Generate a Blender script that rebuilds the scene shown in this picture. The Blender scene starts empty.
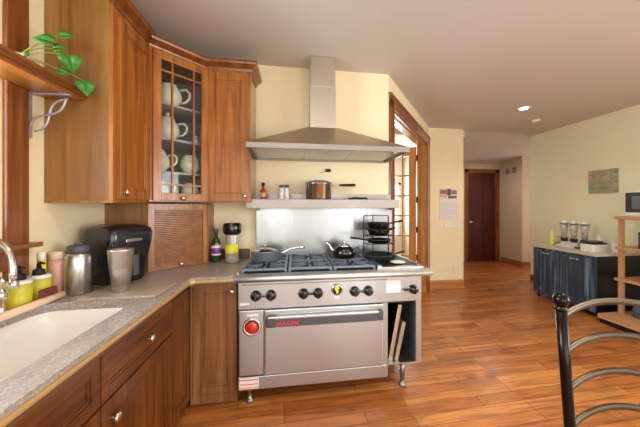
import bpy, bmesh, math, random
from mathutils import Vector, Matrix
random.seed(7)
PI = math.pi
sc = bpy.context.scene
C = sc.collection

# ------------------------------------------------------------------ camera, world, lights
H_EYE = 1.40
cam_d = bpy.data.cameras.new('camera'); cam = bpy.data.objects.new('camera', cam_d); C.objects.link(cam)
cam.location = (0, 0, H_EYE)
cam.rotation_euler = (PI/2, 0, -math.radians(8.8))
cam_d.sensor_width = 36.0; cam_d.lens = 284/640*36
cam_d.shift_x = -(338-320)/640; cam_d.shift_y = (206-213.5)/640
cam_d.clip_start = 0.02
sc.camera = cam

sc.view_settings.view_transform = 'Standard'; sc.view_settings.look = 'None'
sc.view_settings.gamma = 1; sc.view_settings.use_curve_mapping = False
sc.view_settings.exposure = 0.78

w = bpy.data.worlds.new('sky'); sc.world = w; w.use_nodes = True
bg = w.node_tree.nodes['Background']
bg.inputs[0].default_value = (0.80, 0.90, 1.0, 1); bg.inputs[1].default_value = 1.1

def area(name, loc, rot, sx, sy, power, col):
    l = bpy.data.lights.new(name, 'AREA'); l.shape = 'RECTANGLE'; l.size = sx; l.size_y = sy
    l.energy = power; l.color = col
    o = bpy.data.objects.new(name, l); C.objects.link(o); o.location = loc; o.rotation_euler = rot
    return o
area('daylight_sink_window', (-1.45, 0.95, 1.78), (0, -PI/2, 0), 0.95, 1.0, 36, (0.88, 0.95, 1.0))
area('daylight_rear_window', (-0.65, -3.42, 1.45), (PI/2, 0, 0), 0.9, 1.7, 22, (0.96, 0.98, 1.0))
area('daylight_rear_door', (1.80, -3.42, 1.25), (PI/2, 0, 0), 1.3, 2.1, 34, (0.96, 0.98, 1.0))
area('added_dining_daylight', (4.36, -0.9, 1.5), (0, PI/2, 0), 1.4, 2.6, 72, (0.94, 0.98, 1.0))  # unseen window light, added to brighten the dining side
area('daylight_sunroom', (1.4, 6.9, 1.7), (-PI/2, 0, 0), 2.4, 1.6, 150, (0.93, 0.97, 1.0))
area('hall_area_lamp', (4.2, 5.6, 2.40), (0, 0, 0), 0.5, 0.5, 5, (1.0, 0.86, 0.75))  # warm area lamp below the hall ceiling
area('passage_area_lamp', (6.5, 5.25, 1.5), (0, PI/2, 0), 1.4, 0.6, 9, (1.0, 0.88, 0.8))  # warm area lamp standing inside the passage, no window modelled

# ------------------------------------------------------------------ materials
def lin(hexs):
    v = [int(hexs[i:i+2], 16)/255 for i in (0, 2, 4)]
    return tuple((c/12.92 if c <= 0.04045 else ((c+0.055)/1.055)**2.4) for c in v) + (1,)
def new_mat(name):
    m = bpy.data.materials.new(name); m.use_nodes = True
    return m, m.node_tree, m.node_tree.nodes['Principled BSDF']
def plain(name, hexs, rough=0.5, metal=0.0, noise=0.06, scale=12, spec=0.5, coat=0.0, bump=0.0, emit=0, trans=0, alpha=1):
    m, nt, b = new_mat(name)
    N, L = nt.nodes, nt.links
    tc = N.new('ShaderNodeTexCoord'); nz = N.new('ShaderNodeTexNoise'); nz.inputs['Scale'].default_value = scale
    nz.inputs['Detail'].default_value = 4
    L.new(tc.outputs['Object'], nz.inputs['Vector'])
    mx = N.new('ShaderNodeMix'); mx.data_type = 'RGBA'
    c = lin(hexs)
    mx.inputs[6].default_value = tuple(x*(1-noise*2) for x in c[:3]) + (1,)
    mx.inputs[7].default_value = tuple(min(1, x*(1+noise*2)) for x in c[:3]) + (1,)
    L.new(nz.outputs['Fac'], mx.inputs[0]); L.new(mx.outputs[2], b.inputs['Base Color'])
    b.inputs['Roughness'].default_value = rough; b.inputs['Metallic'].default_value = metal
    b.inputs['Specular IOR Level'].default_value = spec; b.inputs['Coat Weight'].default_value = coat
    b.inputs['Transmission Weight'].default_value = trans
    b.inputs['Alpha'].default_value = alpha
    if emit:
        b.inputs['Emission Color'].default_value = c; b.inputs['Emission Strength'].default_value = emit
    if bump:
        bp = N.new('ShaderNodeBump'); bp.inputs['Strength'].default_value = bump; bp.inputs['Distance'].default_value = 0.01
        L.new(nz.outputs['Fac'], bp.inputs['Height']); L.new(bp.outputs[0], b.inputs['Normal'])
    return m
def wood(name, dark, mid, light, axis='z', rough=0.3, scale=1.0, coat=0.25, blotch=0.35):
    m, nt, b = new_mat(name); N, L = nt.nodes, nt.links
    tc = N.new('ShaderNodeTexCoord'); mp = N.new('ShaderNodeMapping')
    s = {'x': (1.6, 26, 26), 'y': (26, 1.6, 26), 'z': (26, 26, 1.6)}[axis]
    mp.inputs['Scale'].default_value = tuple(v*scale for v in s)
    L.new(tc.outputs['Object'], mp.inputs['Vector'])
    nz = N.new('ShaderNodeTexNoise'); nz.inputs['Scale'].default_value = 1; nz.inputs['Detail'].default_value = 6
    nz.inputs['Distortion'].default_value = 0.6
    L.new(mp.outputs[0], nz.inputs['Vector'])
    cr = N.new('ShaderNodeValToRGB'); cr.color_ramp.elements[0].position = 0.3; cr.color_ramp.elements[1].position = 0.72
    cr.color_ramp.elements[0].color = lin(dark); cr.color_ramp.elements[1].color = lin(light)
    e = cr.color_ramp.elements.new(0.5); e.color = lin(mid)
    L.new(nz.outputs['Fac'], cr.inputs[0])
    n2 = N.new('ShaderNodeTexNoise'); n2.inputs['Scale'].default_value = 2.6; L.new(tc.outputs['Object'], n2.inputs['Vector'])
    mx = N.new('ShaderNodeMix'); mx.data_type = 'RGBA'; mx.blend_type = 'MULTIPLY'
    r2 = N.new('ShaderNodeMapRange'); r2.inputs[1].default_value = 0.35; r2.inputs[2].default_value = 0.7
    r2.inputs[3].default_value = 0; r2.inputs[4].default_value = blotch
    L.new(n2.outputs['Fac'], r2.inputs[0]); L.new(r2.outputs[0], mx.inputs[0])
    L.new(cr.outputs[0], mx.inputs[6]); mx.inputs[7].default_value = (0.55, 0.42, 0.35, 1)
    L.new(mx.outputs[2], b.inputs['Base Color'])
    b.inputs['Roughness'].default_value = rough; b.inputs['Coat Weight'].default_value = coat; b.inputs['Coat Roughness'].default_value = 0.2
    bp = N.new('ShaderNodeBump'); bp.inputs['Strength'].default_value = 0.06; bp.inputs['Distance'].default_value = 0.004
    L.new(nz.outputs['Fac'], bp.inputs['Height']); L.new(bp.outputs[0], b.inputs['Normal'])
    return m
def brushed(name, hexs, axis='x', rough=0.3, var=0.12, metal=1.0):
    m, nt, b = new_mat(name); N, L = nt.nodes, nt.links
    tc = N.new('ShaderNodeTexCoord'); mp = N.new('ShaderNodeMapping')
    s = {'x': (2, 220, 220), 'y': (220, 2, 220), 'z': (220, 220, 2)}[axis]; mp.inputs['Scale'].default_value = s
    L.new(tc.outputs['Object'], mp.inputs['Vector'])
    nz = N.new('ShaderNodeTexNoise'); nz.inputs['Scale'].default_value = 1; nz.inputs['Detail'].default_value = 3
    L.new(mp.outputs[0], nz.inputs['Vector'])
    n2 = N.new('ShaderNodeTexNoise'); n2.inputs['Scale'].default_value = 4; L.new(tc.outputs['Object'], n2.inputs['Vector'])
    ad = N.new('ShaderNodeMath'); ad.operation = 'ADD'; L.new(nz.outputs['Fac'], ad.inputs[0]); L.new(n2.outputs['Fac'], ad.inputs[1])
    mr = N.new('ShaderNodeMapRange'); mr.inputs[1].default_value = 0.6; mr.inputs[2].default_value = 1.4
    mr.inputs[3].default_value = rough-var/2; mr.inputs[4].default_value = rough+var/2
    L.new(ad.outputs[0], mr.inputs[0]); L.new(mr.outputs[0], b.inputs['Roughness'])
    b.inputs['Base Color'].default_value = lin(hexs); b.inputs['Metallic'].default_value = metal
    bp = N.new('ShaderNodeBump'); bp.inputs['Strength'].default_value = 0.05; bp.inputs['Distance'].default_value = 0.002
    L.new(nz.outputs['Fac'], bp.inputs['Height']); L.new(bp.outputs[0], b.inputs['Normal'])
    return m
def speckle(name, base, c1, c2, rough=0.3, scale=140):
    m, nt, b = new_mat(name); N, L = nt.nodes, nt.links
    tc = N.new('ShaderNodeTexCoord')
    v = N.new('ShaderNodeTexVoronoi'); v.inputs['Scale'].default_value = scale; L.new(tc.outputs['Object'], v.inputs['Vector'])
    cr = N.new('ShaderNodeValToRGB'); cr.color_ramp.interpolation = 'CONSTANT'
    cr.color_ramp.elements[0].position = 0; cr.color_ramp.elements[0].color = lin(c1)
    cr.color_ramp.elements[1].position = 0.28; cr.color_ramp.elements[1].color = lin(base)
    e = cr.color_ramp.elements.new(0.74); e.color = lin(c2)
    L.new(v.outputs['Color'], cr.inputs[0])
    nz = N.new('ShaderNodeTexNoise'); nz.inputs['Scale'].default_value = 9; L.new(tc.outputs['Object'], nz.inputs['Vector'])
    mx = N.new('ShaderNodeMix'); mx.data_type = 'RGBA'; L.new(nz.outputs['Fac'], mx.inputs[0])
    L.new(cr.outputs[0], mx.inputs[6]); mx.inputs[7].default_value = lin(base)
    L.new(mx.outputs[2], b.inputs['Base Color']); b.inputs['Roughness'].default_value = rough
    return m
def floor_mat():
    m, nt, b = new_mat('hardwood_floor'); N, L = nt.nodes, nt.links
    tc = N.new('ShaderNodeTexCoord'); mp = N.new('ShaderNodeMapping'); L.new(tc.outputs['Object'], mp.inputs['Vector'])
    mp.inputs['Rotation'].default_value = (0, 0, math.radians(-2))
    br = N.new('ShaderNodeTexBrick'); br.inputs['Scale'].default_value = 1
    br.inputs['Brick Width'].default_value = 0.85; br.inputs['Row Height'].default_value = 0.098
    br.inputs['Mortar Size'].default_value = 0.0022; br.inputs['Mortar Smooth'].default_value = 0.2; br.inputs['Bias'].default_value = 0
    br.offset = 0.37; br.offset_frequency = 3
    br.inputs['Color1'].default_value = (0, 0, 0, 1); br.inputs['Color2'].default_value = (1, 1, 1, 1); br.inputs['Mortar'].default_value = (0.5, 0.5, 0.5, 1)
    L.new(mp.outputs[0], br.inputs['Vector'])
    cr = N.new('ShaderNodeValToRGB'); cr.color_ramp.elements[0].color = lin('A05E2C'); cr.color_ramp.elements[1].color = lin('C88646')
    e = cr.color_ramp.elements.new(0.5); e.color = lin('B47038'); L.new(br.outputs['Color'], cr.inputs[0])
    m2 = N.new('ShaderNodeMapping'); m2.inputs['Scale'].default_value = (2.2, 26, 1); L.new(tc.outputs['Object'], m2.inputs['Vector'])
    nz = N.new('ShaderNodeTexNoise'); nz.inputs['Scale'].default_value = 1; nz.inputs['Detail'].default_value = 7; nz.inputs['Distortion'].default_value = 1.2
    L.new(m2.outputs[0], nz.inputs['Vector'])
    g = N.new('ShaderNodeValToRGB'); g.color_ramp.elements[0].position = 0.32; g.color_ramp.elements[0].color = (0.50, 0.42, 0.36, 1)
    g.color_ramp.elements[1].position = 0.6; g.color_ramp.elements[1].color = (1.12, 1.08, 1.0, 1); L.new(nz.outputs['Fac'], g.inputs[0])
    mu = N.new('ShaderNodeMix'); mu.data_type = 'RGBA'; mu.blend_type = 'MULTIPLY'; mu.inputs[0].default_value = 0.85
    L.new(cr.outputs[0], mu.inputs[6]); L.new(g.outputs[0], mu.inputs[7])
    n3 = N.new('ShaderNodeTexNoise'); n3.inputs['Scale'].default_value = 4.5; n3.inputs['Detail'].default_value = 4; L.new(tc.outputs['Object'], n3.inputs['Vector'])
    k = N.new('ShaderNodeValToRGB'); k.color_ramp.elements[0].position = 0.57; k.color_ramp.elements[0].color = (1, 1, 1, 1)
    k.color_ramp.elements[1].position = 0.72; k.color_ramp.elements[1].color = (0.42, 0.33, 0.28, 1); L.new(n3.outputs['Fac'], k.inputs[0])
    m4 = N.new('ShaderNodeMix'); m4.data_type = 'RGBA'; m4.blend_type = 'MULTIPLY'; m4.inputs[0].default_value = 0.7
    L.new(mu.outputs[2], m4.inputs[6]); L.new(k.outputs[0], m4.inputs[7])
    m5 = N.new('ShaderNodeMix'); m5.data_type = 'RGBA'; L.new(br.outputs['Fac'], m5.inputs[0])
    L.new(m4.outputs[2], m5.inputs[6]); m5.inputs[7].default_value = lin('4A2412')
    L.new(m5.outputs[2], b.inputs['Base Color'])
    b.inputs['Roughness'].default_value = 0.33; b.inputs['Coat Weight'].default_value = 0.25; b.inputs['Coat Roughness'].default_value = 0.22
    n6 = N.new('ShaderNodeTexNoise'); n6.inputs['Scale'].default_value = 7; L.new(tc.outputs['Object'], n6.inputs['Vector'])
    bp = N.new('ShaderNodeBump'); bp.inputs['Strength'].default_value = 0.25; bp.inputs['Distance'].default_value = 0.006
    L.new(n6.outputs['Fac'], bp.inputs['Height'])
    bp2 = N.new('ShaderNodeBump'); bp2.inputs['Strength'].default_value = 0.4; bp2.inputs['Distance'].default_value = 0.004; bp2.invert = True
    L.new(br.outputs['Fac'], bp2.inputs['Height']); L.new(bp.outputs[0], bp2.inputs['Normal']); L.new(bp2.outputs[0], b.inputs['Normal'])
    return m

M = {}
M['wall'] = plain('yellow_wall_paint', 'F2E2BC', 0.75, noise=0.015, scale=3, spec=0.3)
M['wall_r'] = plain('pale_green_yellow_wall_paint', 'EEECCE', 0.75, noise=0.015, scale=3, spec=0.3)
M['wall_h'] = plain('hall_wall_paint', 'D2C0AA', 0.75, noise=0.015, scale=3, spec=0.3)
M['wall_s'] = plain('sunroom_wall_paint', 'DAD6C8', 0.75, noise=0.015, scale=3, spec=0.3)
M['ceil'] = plain('ceiling_paint', 'CFCAC2', 0.85, noise=0.015, scale=2, spec=0.2)
M['floor'] = floor_mat()
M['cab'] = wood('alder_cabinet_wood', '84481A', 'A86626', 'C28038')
M['cab_x'] = wood('alder_cabinet_wood_horizontal', '84481A', 'A86626', 'C28038', 'x')
M['cab_y'] = wood('alder_cabinet_wood_lengthwise', '84481A', 'A86626', 'C28038', 'y')
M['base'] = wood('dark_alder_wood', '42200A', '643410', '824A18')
M['base_y'] = wood('dark_alder_wood_lengthwise', '42200A', '643410', '824A18', 'y')
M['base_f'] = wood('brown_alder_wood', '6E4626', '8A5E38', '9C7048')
M['end'] = wood('veneer_end_panel', '7C5428', '96682F', 'AA7C42', rough=0.25, scale=0.7, blotch=0.25, coat=0.5)
M['trim'] = wood('stained_trim', '683410', '844A1C', '9A5C26')
M['trim_x'] = wood('stained_trim_horizontal', '8A5020', 'AC7034', 'C08444', 'x')
M['trim_y'] = wood('stained_trim_lengthwise', '6E3A14', '8A5020', 'A0642C', 'y')
M['trim_d'] = wood('light_fir_door', 'B07840', 'C89052', 'D8A468')
M['trim_o'] = wood('orange_jamb_wood', 'A8703A', 'BC8446', 'CC9858')
M['trim_ox'] = wood('orange_baseboard_wood', 'A46830', 'BC7E40', 'CC9250', 'x')
M['steel_r'] = brushed('satin_rail_steel', 'DCDAD8', 'x', 0.48)
M['steel_s'] = brushed('glare_darkened_steel', '98928C', 'x', 0.42)  # range steel darkened in colour to hold down window glare
M['steel_h'] = brushed('hood_steel_reflected_warmth', 'BCB0A0', 'x', 0.38)  # reflected yellow walls and wood tinted into this stainless colour
M['steel_hz'] = brushed('chimney_steel_reflected_warmth', 'D0C8BC', 'z', 0.38)  # same reflected warmth tinted into the chimney, a step lighter
M['darkdoor'] = wood('mahogany_door', '2A0904', '4A140A', '602010', rough=0.4, coat=0.1)
M['counter'] = speckle('speckled_counter', '9E928C', '766A66', 'CCC4C0')
M['board'] = speckle('speckled_board', 'A89888', '8A7868', 'BCAE9E', scale=180)
M['tan'] = wood('tan_counter_edge', 'A88850', 'BE9C62', 'CBAA74', 'y', blotch=0.1)
M['brown_edge'] = plain('brown_counter_band', '6A4A34', 0.4)
M['sink'] = plain('white_sink_enamel', 'F4F2EE', 0.22, noise=0.01, spec=0.6)
M['steel'] = brushed('brushed_steel', 'C2C8CA', 'x', 0.34)
M['steel_z'] = brushed('brushed_steel_vertical', 'C2C8CA', 'z', 0.34)
M['steel_y'] = brushed('brushed_steel_lengthwise', 'C8CACC', 'y', 0.38)
M['guard'] = brushed('back_guard_steel', '9EA0A0', 'z', 0.30)
M['chrome'] = plain('polished_chrome', 'E6E4E2', 0.10, 1.0, 0.01)
M['nickel'] = plain('satin_nickel', 'D8D0C0', 0.25, 1.0, 0.02)
M['iron'] = plain('cast_iron_grate', '6C7688', 0.32, 0.4, 0.15, 30, bump=0.2)  # blue-grey of reflections put into the iron colour
M['black'] = plain('gloss_black', '101012', 0.16, 0, 0.05, coat=0.4)
M['blackm'] = plain('matte_black', '151414', 0.6, 0, 0.05)
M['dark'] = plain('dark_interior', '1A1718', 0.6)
M['fryer'] = plain('fryer_shell', '34343A', 0.25, 0.6, 0.05, coat=0.5)
M['grey'] = plain('dark_grey_plastic', '4A4A50', 0.4)
M['white'] = plain('white_plastic', 'E8E6E0', 0.35, noise=0.01)
M['cream'] = plain('cream_ceramic', 'F0E6CC', 0.2, noise=0.10, scale=30, coat=0.4)
M['red'] = plain('red_plastic', 'C8281C', 0.25, emit=0.0, coat=0.5)
M['yellow'] = plain('yellow_soap', 'C4BC34', 0.35)
M['yellowp'] = plain('yellow_label', 'E4DC2A', 0.5)
M['maroon'] = plain('maroon_sponge', '74302C', 0.9, bump=0.5, scale=80)
M['pink'] = plain('pink_mat', 'DEBFA2', 0.7)
M['pinkb'] = plain('pink_bottle', 'D9A894', 0.35)
M['leaf'] = plain('pothos_leaf', '3C8228', 0.35, noise=0.18, scale=20)
M['stem'] = plain('green_stem', '9AA040', 0.5)
M['bracket'] = plain('powder_grey_metal', 'AEB4BE', 0.35, 0.5)
M['oil'] = plain('green_bottle_glass', '2A3A10', 0.08, coat=0.6, noise=0.2)
M['purple'] = plain('purple_label', '7A3C92', 0.5)
M['leg'] = plain('dull_steel_leg', '8E8A86', 0.3, 0.9)
M['lining'] = plain('blue_grey_sheet_metal', '56626E', 0.35, 0.5)
M['glass'] = plain('clear_glass', 'F2F6F6', 0.03, noise=0.0, trans=1.0)
M['amber'] = plain('amber_hot_sauce', 'B03A1C', 0.2)
M['paper'] = plain('calendar_paper', 'E2DCDC', 0.7, noise=0.02)
M['orange'] = plain('orange_sticker', 'D8703A', 0.6)
M['bronze'] = plain('bronze_chair_metal', '62584A', 0.4, 0.8, 0.1, 8)
M['bronze_d'] = plain('dark_bronze_chair_metal', '241E1A', 0.22, 0.7, 0.1, 8)
M['seat'] = plain('seat_fabric', 'A08A6A', 0.9, bump=0.3, scale=60)
M['pine'] = wood('pale_shelf_wood', 'B08058', 'C8986C', 'D6AA80', 'y', rough=0.5, coat=0)
M['pine_z'] = wood('pale_shelf_wood_upright', 'B08058', 'C8986C', 'D6AA80', 'z', rough=0.5, coat=0)
M['blue'] = wood('distressed_blue_paint', '1A2A3E', '304660', '7C96B0', 'z', rough=0.4, coat=0.1, scale=0.8, blotch=0.4)
M['bluetop'] = plain('cream_worktop', 'C8BFAE', 0.35, noise=0.08, scale=40)
M['blackside'] = plain('black_cabinet_side', '121214', 0.3)
M['tote'] = plain('slate_blue_cloth', '48606E', 0.9)
M['cereal'] = plain('brown_cereal', 'C0B6AE', 0.15, noise=0.35, scale=45, coat=0.5)
M['lamp'] = plain('lamp_glow', 'FFF0D0', 0.5, emit=14)
M['winlight'] = plain('linen_blind', 'E8E6E0', 0.8, noise=0.02)
M['screen'] = plain('oven_window_glass', '22282E', 0.08, coat=0.5)
M['tambour'] = wood('tambour_slats', '7C461C', '985E28', 'A86C32', 'x')

def glass_pane_mat():
    m, nt, b = new_mat('thin_window_glass'); N, L = nt.nodes, nt.links
    tr = N.new('ShaderNodeBsdfTransparent'); gl = N.new('ShaderNodeBsdfGlossy'); gl.inputs['Roughness'].default_value = 0.02
    tr.inputs[0].default_value = (0.95, 0.97, 0.96, 1)
    fr = N.new('ShaderNodeFresnel'); fr.inputs[0].default_value = 1.35; ms = N.new('ShaderNodeMixShader')
    L.new(fr.outputs[0], ms.inputs[0]); L.new(tr.outputs[0], ms.inputs[1]); L.new(gl.outputs[0], ms.inputs[2])
    L.new(ms.outputs[0], N['Material Output'].inputs[0]); N.remove(b)
    return m
M['pane'] = glass_pane_mat()

# ------------------------------------------------------------------ builders
class MB:
    """collects shapes into one bmesh; M is the frame they are given in"""
    def __init__(s, mtx=None): s.b = bmesh.new(); s.M = mtx or Matrix()
    def _v(s, p): return s.b.verts.new(s.M @ Vector(p))
    def box(s, x0, x1, y0, y1, z0, z1, bev=0.0, m=None):
        t = bmesh.new(); bmesh.ops.create_cube(t, size=1)
        for v in t.verts: v.co = Vector(((x0+x1)/2+v.co.x*(x1-x0), (y0+y1)/2+v.co.y*(y1-y0), (z0+z1)/2+v.co.z*(z1-z0)))
        if bev > 0:
            bmesh.ops.bevel(t, geom=t.edges[:], offset=min(bev, 0.45*min(abs(x1-x0), abs(y1-y0), abs(z1-z0))), segments=2, affect='EDGES', profile=0.6)
        return s._merge(t, m)
    def _merge(s, t, m=None):
        mt = s.M @ (m or Matrix())
        mp = {v: s.b.verts.new(mt @ v.co) for v in t.verts}
        for f in t.faces:
            try:
                nf = s.b.faces.new([mp[v] for v in f.verts]); nf.smooth = f.smooth
            except ValueError: pass
        t.free(); return s
    def lathe(s, prof, c=(0, 0, 0), seg=28, m=None):
        t = bmesh.new(); rings = []
        for r, z in prof:
            if r < 1e-6: rings.append([t.verts.new((c[0], c[1], c[2]+z))])
            else: rings.append([t.verts.new((c[0]+r*math.cos(2*PI*i/seg), c[1]+r*math.sin(2*PI*i/seg), c[2]+z)) for i in range(seg)])
        for a, b in zip(rings, rings[1:]):
            for i in range(seg):
                j = (i+1) % seg
                if len(a) == 1 and len(b) == 1: continue
                if len(a) == 1: f = t.faces.new((a[0], b[j], b[i]))
                elif len(b) == 1: f = t.faces.new((a[i], a[j], b[0]))
                else: f = t.faces.new((a[i], a[j], b[j], b[i]))
                f.smooth = True
        return s._merge(t, m)
    def cyl(s, r, z0, z1, c=(0, 0), seg=24, bev=0.002, m=None, r2=None):
        r2 = r if r2 is None else r2; bv = min(bev, abs(z1-z0)*0.4, r*0.5)
        return s.lathe([(0, z0), (r-bv, z0), (r, z0+bv), (r2, z1-bv), (r2-bv, z1), (0, z1)], (c[0], c[1], 0), seg, m)
    def tube(s, pts, r, seg=10, closed=False, flat=1.0, m=None):
        pts = [Vector(p) for p in pts]; n = len(pts); t = bmesh.new(); rings = []
        rs = r if isinstance(r, (list, tuple)) else [r]*n
        up = None
        for i, p in enumerate(pts):
            if closed: d = pts[(i+1) % n]-pts[i-1]
            else: d = pts[min(i+1, n-1)]-pts[max(i-1, 0)]
            d.normalize()
            if up is None:
                a = Vector((0, 0, 1)) if abs(d.z) < 0.9 else Vector((1, 0, 0))
                up = (a-d*a.dot(d)).normalized()
            else:
                up = (up-d*up.dot(d)).normalized()
            sd = d.cross(up)
            rings.append([t.verts.new(p+up*(rs[i]*math.cos(2*PI*k/seg))+sd*(rs[i]*flat*math.sin(2*PI*k/seg))) for k in range(seg)])
        m_ = n if closed else n-1
        for i in range(m_):
            a, b = rings[i], rings[(i+1) % n]
            for k in range(seg):
                f = t.faces.new((a[k], a[(k+1) % seg], b[(k+1) % seg], b[k])); f.smooth = True
        if not closed:
            t.faces.new(rings[0][::-1]); t.faces.new(rings[-1])
        return s._merge(t, m)
    def prism(s, poly, z0, z1, m=None, bev=0):
        t = bmesh.new()
        a = [t.verts.new((x, y, z0)) for x, y in poly]; b = [t.verts.new((x, y, z1)) for x, y in poly]
        t.faces.new(a[::-1]); t.faces.new(b); n = len(poly)
        for i in range(n): t.faces.new((a[i], a[(i+1) % n], b[(i+1) % n], b[i]))
        if bev: bmesh.ops.bevel(t, geom=t.edges[:], offset=bev, segments=2, affect='EDGES')
        return s._merge(t, m)
    def sweep(s, prof, path, m=None):
        """prof: (out, up) pairs; path: horizontal points (x,y,z); out is to the right of travel, mitred"""
        t = bmesh.new(); P = [Vector(p) for p in path]; rings = []
        for i, p in enumerate(P):
            d0 = (P[i]-P[i-1]).normalized() if i else (P[1]-P[0]).normalized()
            d1 = (P[i+1]-P[i]).normalized() if i < len(P)-1 else d0
            n0 = Vector((d0.y, -d0.x, 0)); n1 = Vector((d1.y, -d1.x, 0)); n = (n0+n1).normalized()
            k = 1/max(0.3, n.dot(n0))
            rings.append([t.verts.new(p+n*(o*k)+Vector((0, 0, u))) for o, u in prof])
        q = len(prof)
        for a, b in zip(rings, rings[1:]):
            for i in range(q): t.faces.new((a[i], a[(i+1) % q], b[(i+1) % q], b[i]))
        t.faces.new(rings[0]); t.faces.new(rings[-1][::-1])
        return s._merge(t, m)
    def build(s, name, mat, parent=None, world=False, kind=None):
        bmesh.ops.recalc_face_normals(s.b, faces=s.b.faces[:])
        me = bpy.data.meshes.new(name); s.b.to_mesh(me); s.b.free()
        o = bpy.data.objects.new(name, me); C.objects.link(o); me.materials.append(mat)
        if parent:
            o.parent = parent
            if world:
                root = parent
                while root.parent: root = root.parent
                me.transform(Matrix.LocRotScale(root.location, root.rotation_euler, None).inverted())
        elif world is not False and isinstance(world, tuple):
            me.transform(Matrix.Translation(-Vector(world))); o.location = world
        if kind: o['kind'] = kind
        return o
def tag(o, label, cat, group=None, kind=None):
    o['label'] = label; o['category'] = cat
    if group: o['group'] = group
    if kind: o['kind'] = kind
    return o
def thing(name, label, cat, loc, rz=0, group=None):
    o = bpy.data.objects.new(name, None); C.objects.link(o); o.empty_display_size = 0.1
    o.location = loc; o.rotation_euler = (0, 0, rz)
    return tag(o, label, cat, group)
def dup(root, loc, rz, label):
    def cp(o, par):
        c = o.copy(); C.objects.link(c)
        if par: c.parent = par
        for ch in [x for x in kids if x.parent == o]: cp(ch, c)
        return c
    kids = list(bpy.data.objects)
    r = cp(root, None); r.location = loc; r.rotation_euler = (0, 0, rz); r['label'] = label
    return r
def frame2(o, ux, n):
    """matrix: local x -> ux, local y -> into the thing (-n), z up, at o"""
    ux = Vector(ux).normalized(); y = -Vector(n).normalized()
    return Matrix(((ux.x, y.x, 0, o[0]), (ux.y, y.y, 0, o[1]), (0, 0, 1, o[2]), (0, 0, 0, 1)))
def struct(mb, name, mat): return mb.build(name, mat, kind='structure')

# ------------------------------------------------------------------ room shell
XL, XR, YB, CE = -1.33, 4.43, 2.74, 2.72
A0 = Vector((0.935, 2.74)); A1 = Vector((2.25, 4.50)); AL = (A1-A0).length; AD = (A1-A0)/AL
AN = Vector((AD.y, -AD.x))      # toward the kitchen
struct(MB().box(-1.7, 7.2, -3.7, 7.2, -0.1, 0), 'floor', M['floor'])
struct(MB().box(-1.7, 7.2, -3.7, 4.62, CE, CE+0.1), 'ceiling', M['ceil'])
t0 = bmesh.new(); pv = [[t0.verts.new((x, y, z)) for y, z in ((4.62, CE), (6.62, 2.44), (7.2, 2.44), (7.2, CE+0.1), (4.62, CE+0.1))] for x in (3.0, 7.2)]
for i in range(5): t0.faces.new((pv[0][i], pv[0][(i+1) % 5], pv[1][(i+1) % 5], pv[1][i]))
t0.faces.new(pv[0]); t0.faces.new(pv[1][::-1]); b = MB(); b._merge(t0); struct(b, 'ceiling_hall', M['ceil'])
struct(MB().box(-1.7, 3.0, 4.62, 7.2, 2.62, CE+0.1), 'ceiling_sunroom', M['ceil'])
# left wall with the sink window (opening Y .35-1.64, Z 1.22-2.35)
b = MB()
b.box(XL-0.14, XL, -3.5, 0.35, 0, CE).box(XL-0.14, XL, 1.52, YB+0.14, 0, CE).box(XL-0.14, XL, 0.35, 1.52, 0, 1.20).box(XL-0.14, XL, 0.35, 1.52, 2.36, CE)
struct(b, 'wall_left', M['wall'])
struct(MB().box(XL-0.14, A0.x, YB, YB+0.14, 0, CE), 'wall_back', M['wall'])
# diagonal wall with double door opening
D0, D1, DH = 0.13, 1.965, 2.41
fa = frame2((A0.x, A0.y, 0), (AD.x, AD.y, 0), (AN.x, AN.y, 0))
b = MB(fa)
b.box(0, D0, 0, 0.14, 0, CE).box(D1, AL, 0, 0.14, 0, CE).box(D0, D1, 0, 0.14, DH, CE)
struct(b, 'wall_diagonal', M['wall'])
struct(MB().box(A1.x-0.02, 2.88, 4.50, 4.62, 0, CE), 'wall_rear_right', M['wall'])
struct(MB().box(2.78, 2.88, 4.62, 7.0, 0, CE), 'wall_hall_left', M['wall_h'])
struct(MB().box(XR, XR+0.14, -0.0, 4.76, 0, CE).box(XR, XR+0.14, -3.5, -2.3, 0, CE).box(XR, XR+0.14, -2.3, 0, 0, 0.7).box(XR, XR+0.14, -2.3, 0, 2.3, CE), 'wall_right', M['wall_r'])
b = MB(); b.box(XL, XR, -3.6, -3.46, 2.35, CE).box(XL, -1.12, -3.6, -3.46, 0, 2.35).box(-1.12, -0.18, -3.6, -3.46, 0, 0.58).box(-0.18, 1.13, -3.6, -3.46, 0, 2.35).box(2.47, XR, -3.6, -3.46, 0, 2.35).box(1.13, 2.47, -3.6, -3.46, 0, 0.18)
struct(b, 'wall_front', M['wall'])
# hall: end wall with the dark door, vent wall, opening beyond
b = MB(); b.box(2.88, 4.27, 6.50, 6.62, 0, 2.50).box(5.06, 5.30, 6.50, 6.62, 0, 2.50).box(4.27, 5.06, 6.50, 6.62, 2.24, 2.50)
struct(b, 'wall_hall_end', M['wall_h'])
struct(MB().box(5.18, 5.30, 5.80, 6.50, 0, 2.60), 'wall_hall_right', M['wall_h'])
struct(MB().box(5.30, 5.46, 5.80, 5.92, 0, 2.60).box(5.46, 6.3, 5.80, 5.92, 2.10, 2.60), 'wall_hall_return', M['wall_h'])
struct(MB().box(4.57, 7.0, 4.52, 4.62, 0, CE).box(6.9, 7.0, 4.62, 5.8, 0, CE), 'wall_passage', M['wall_h'])
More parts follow.
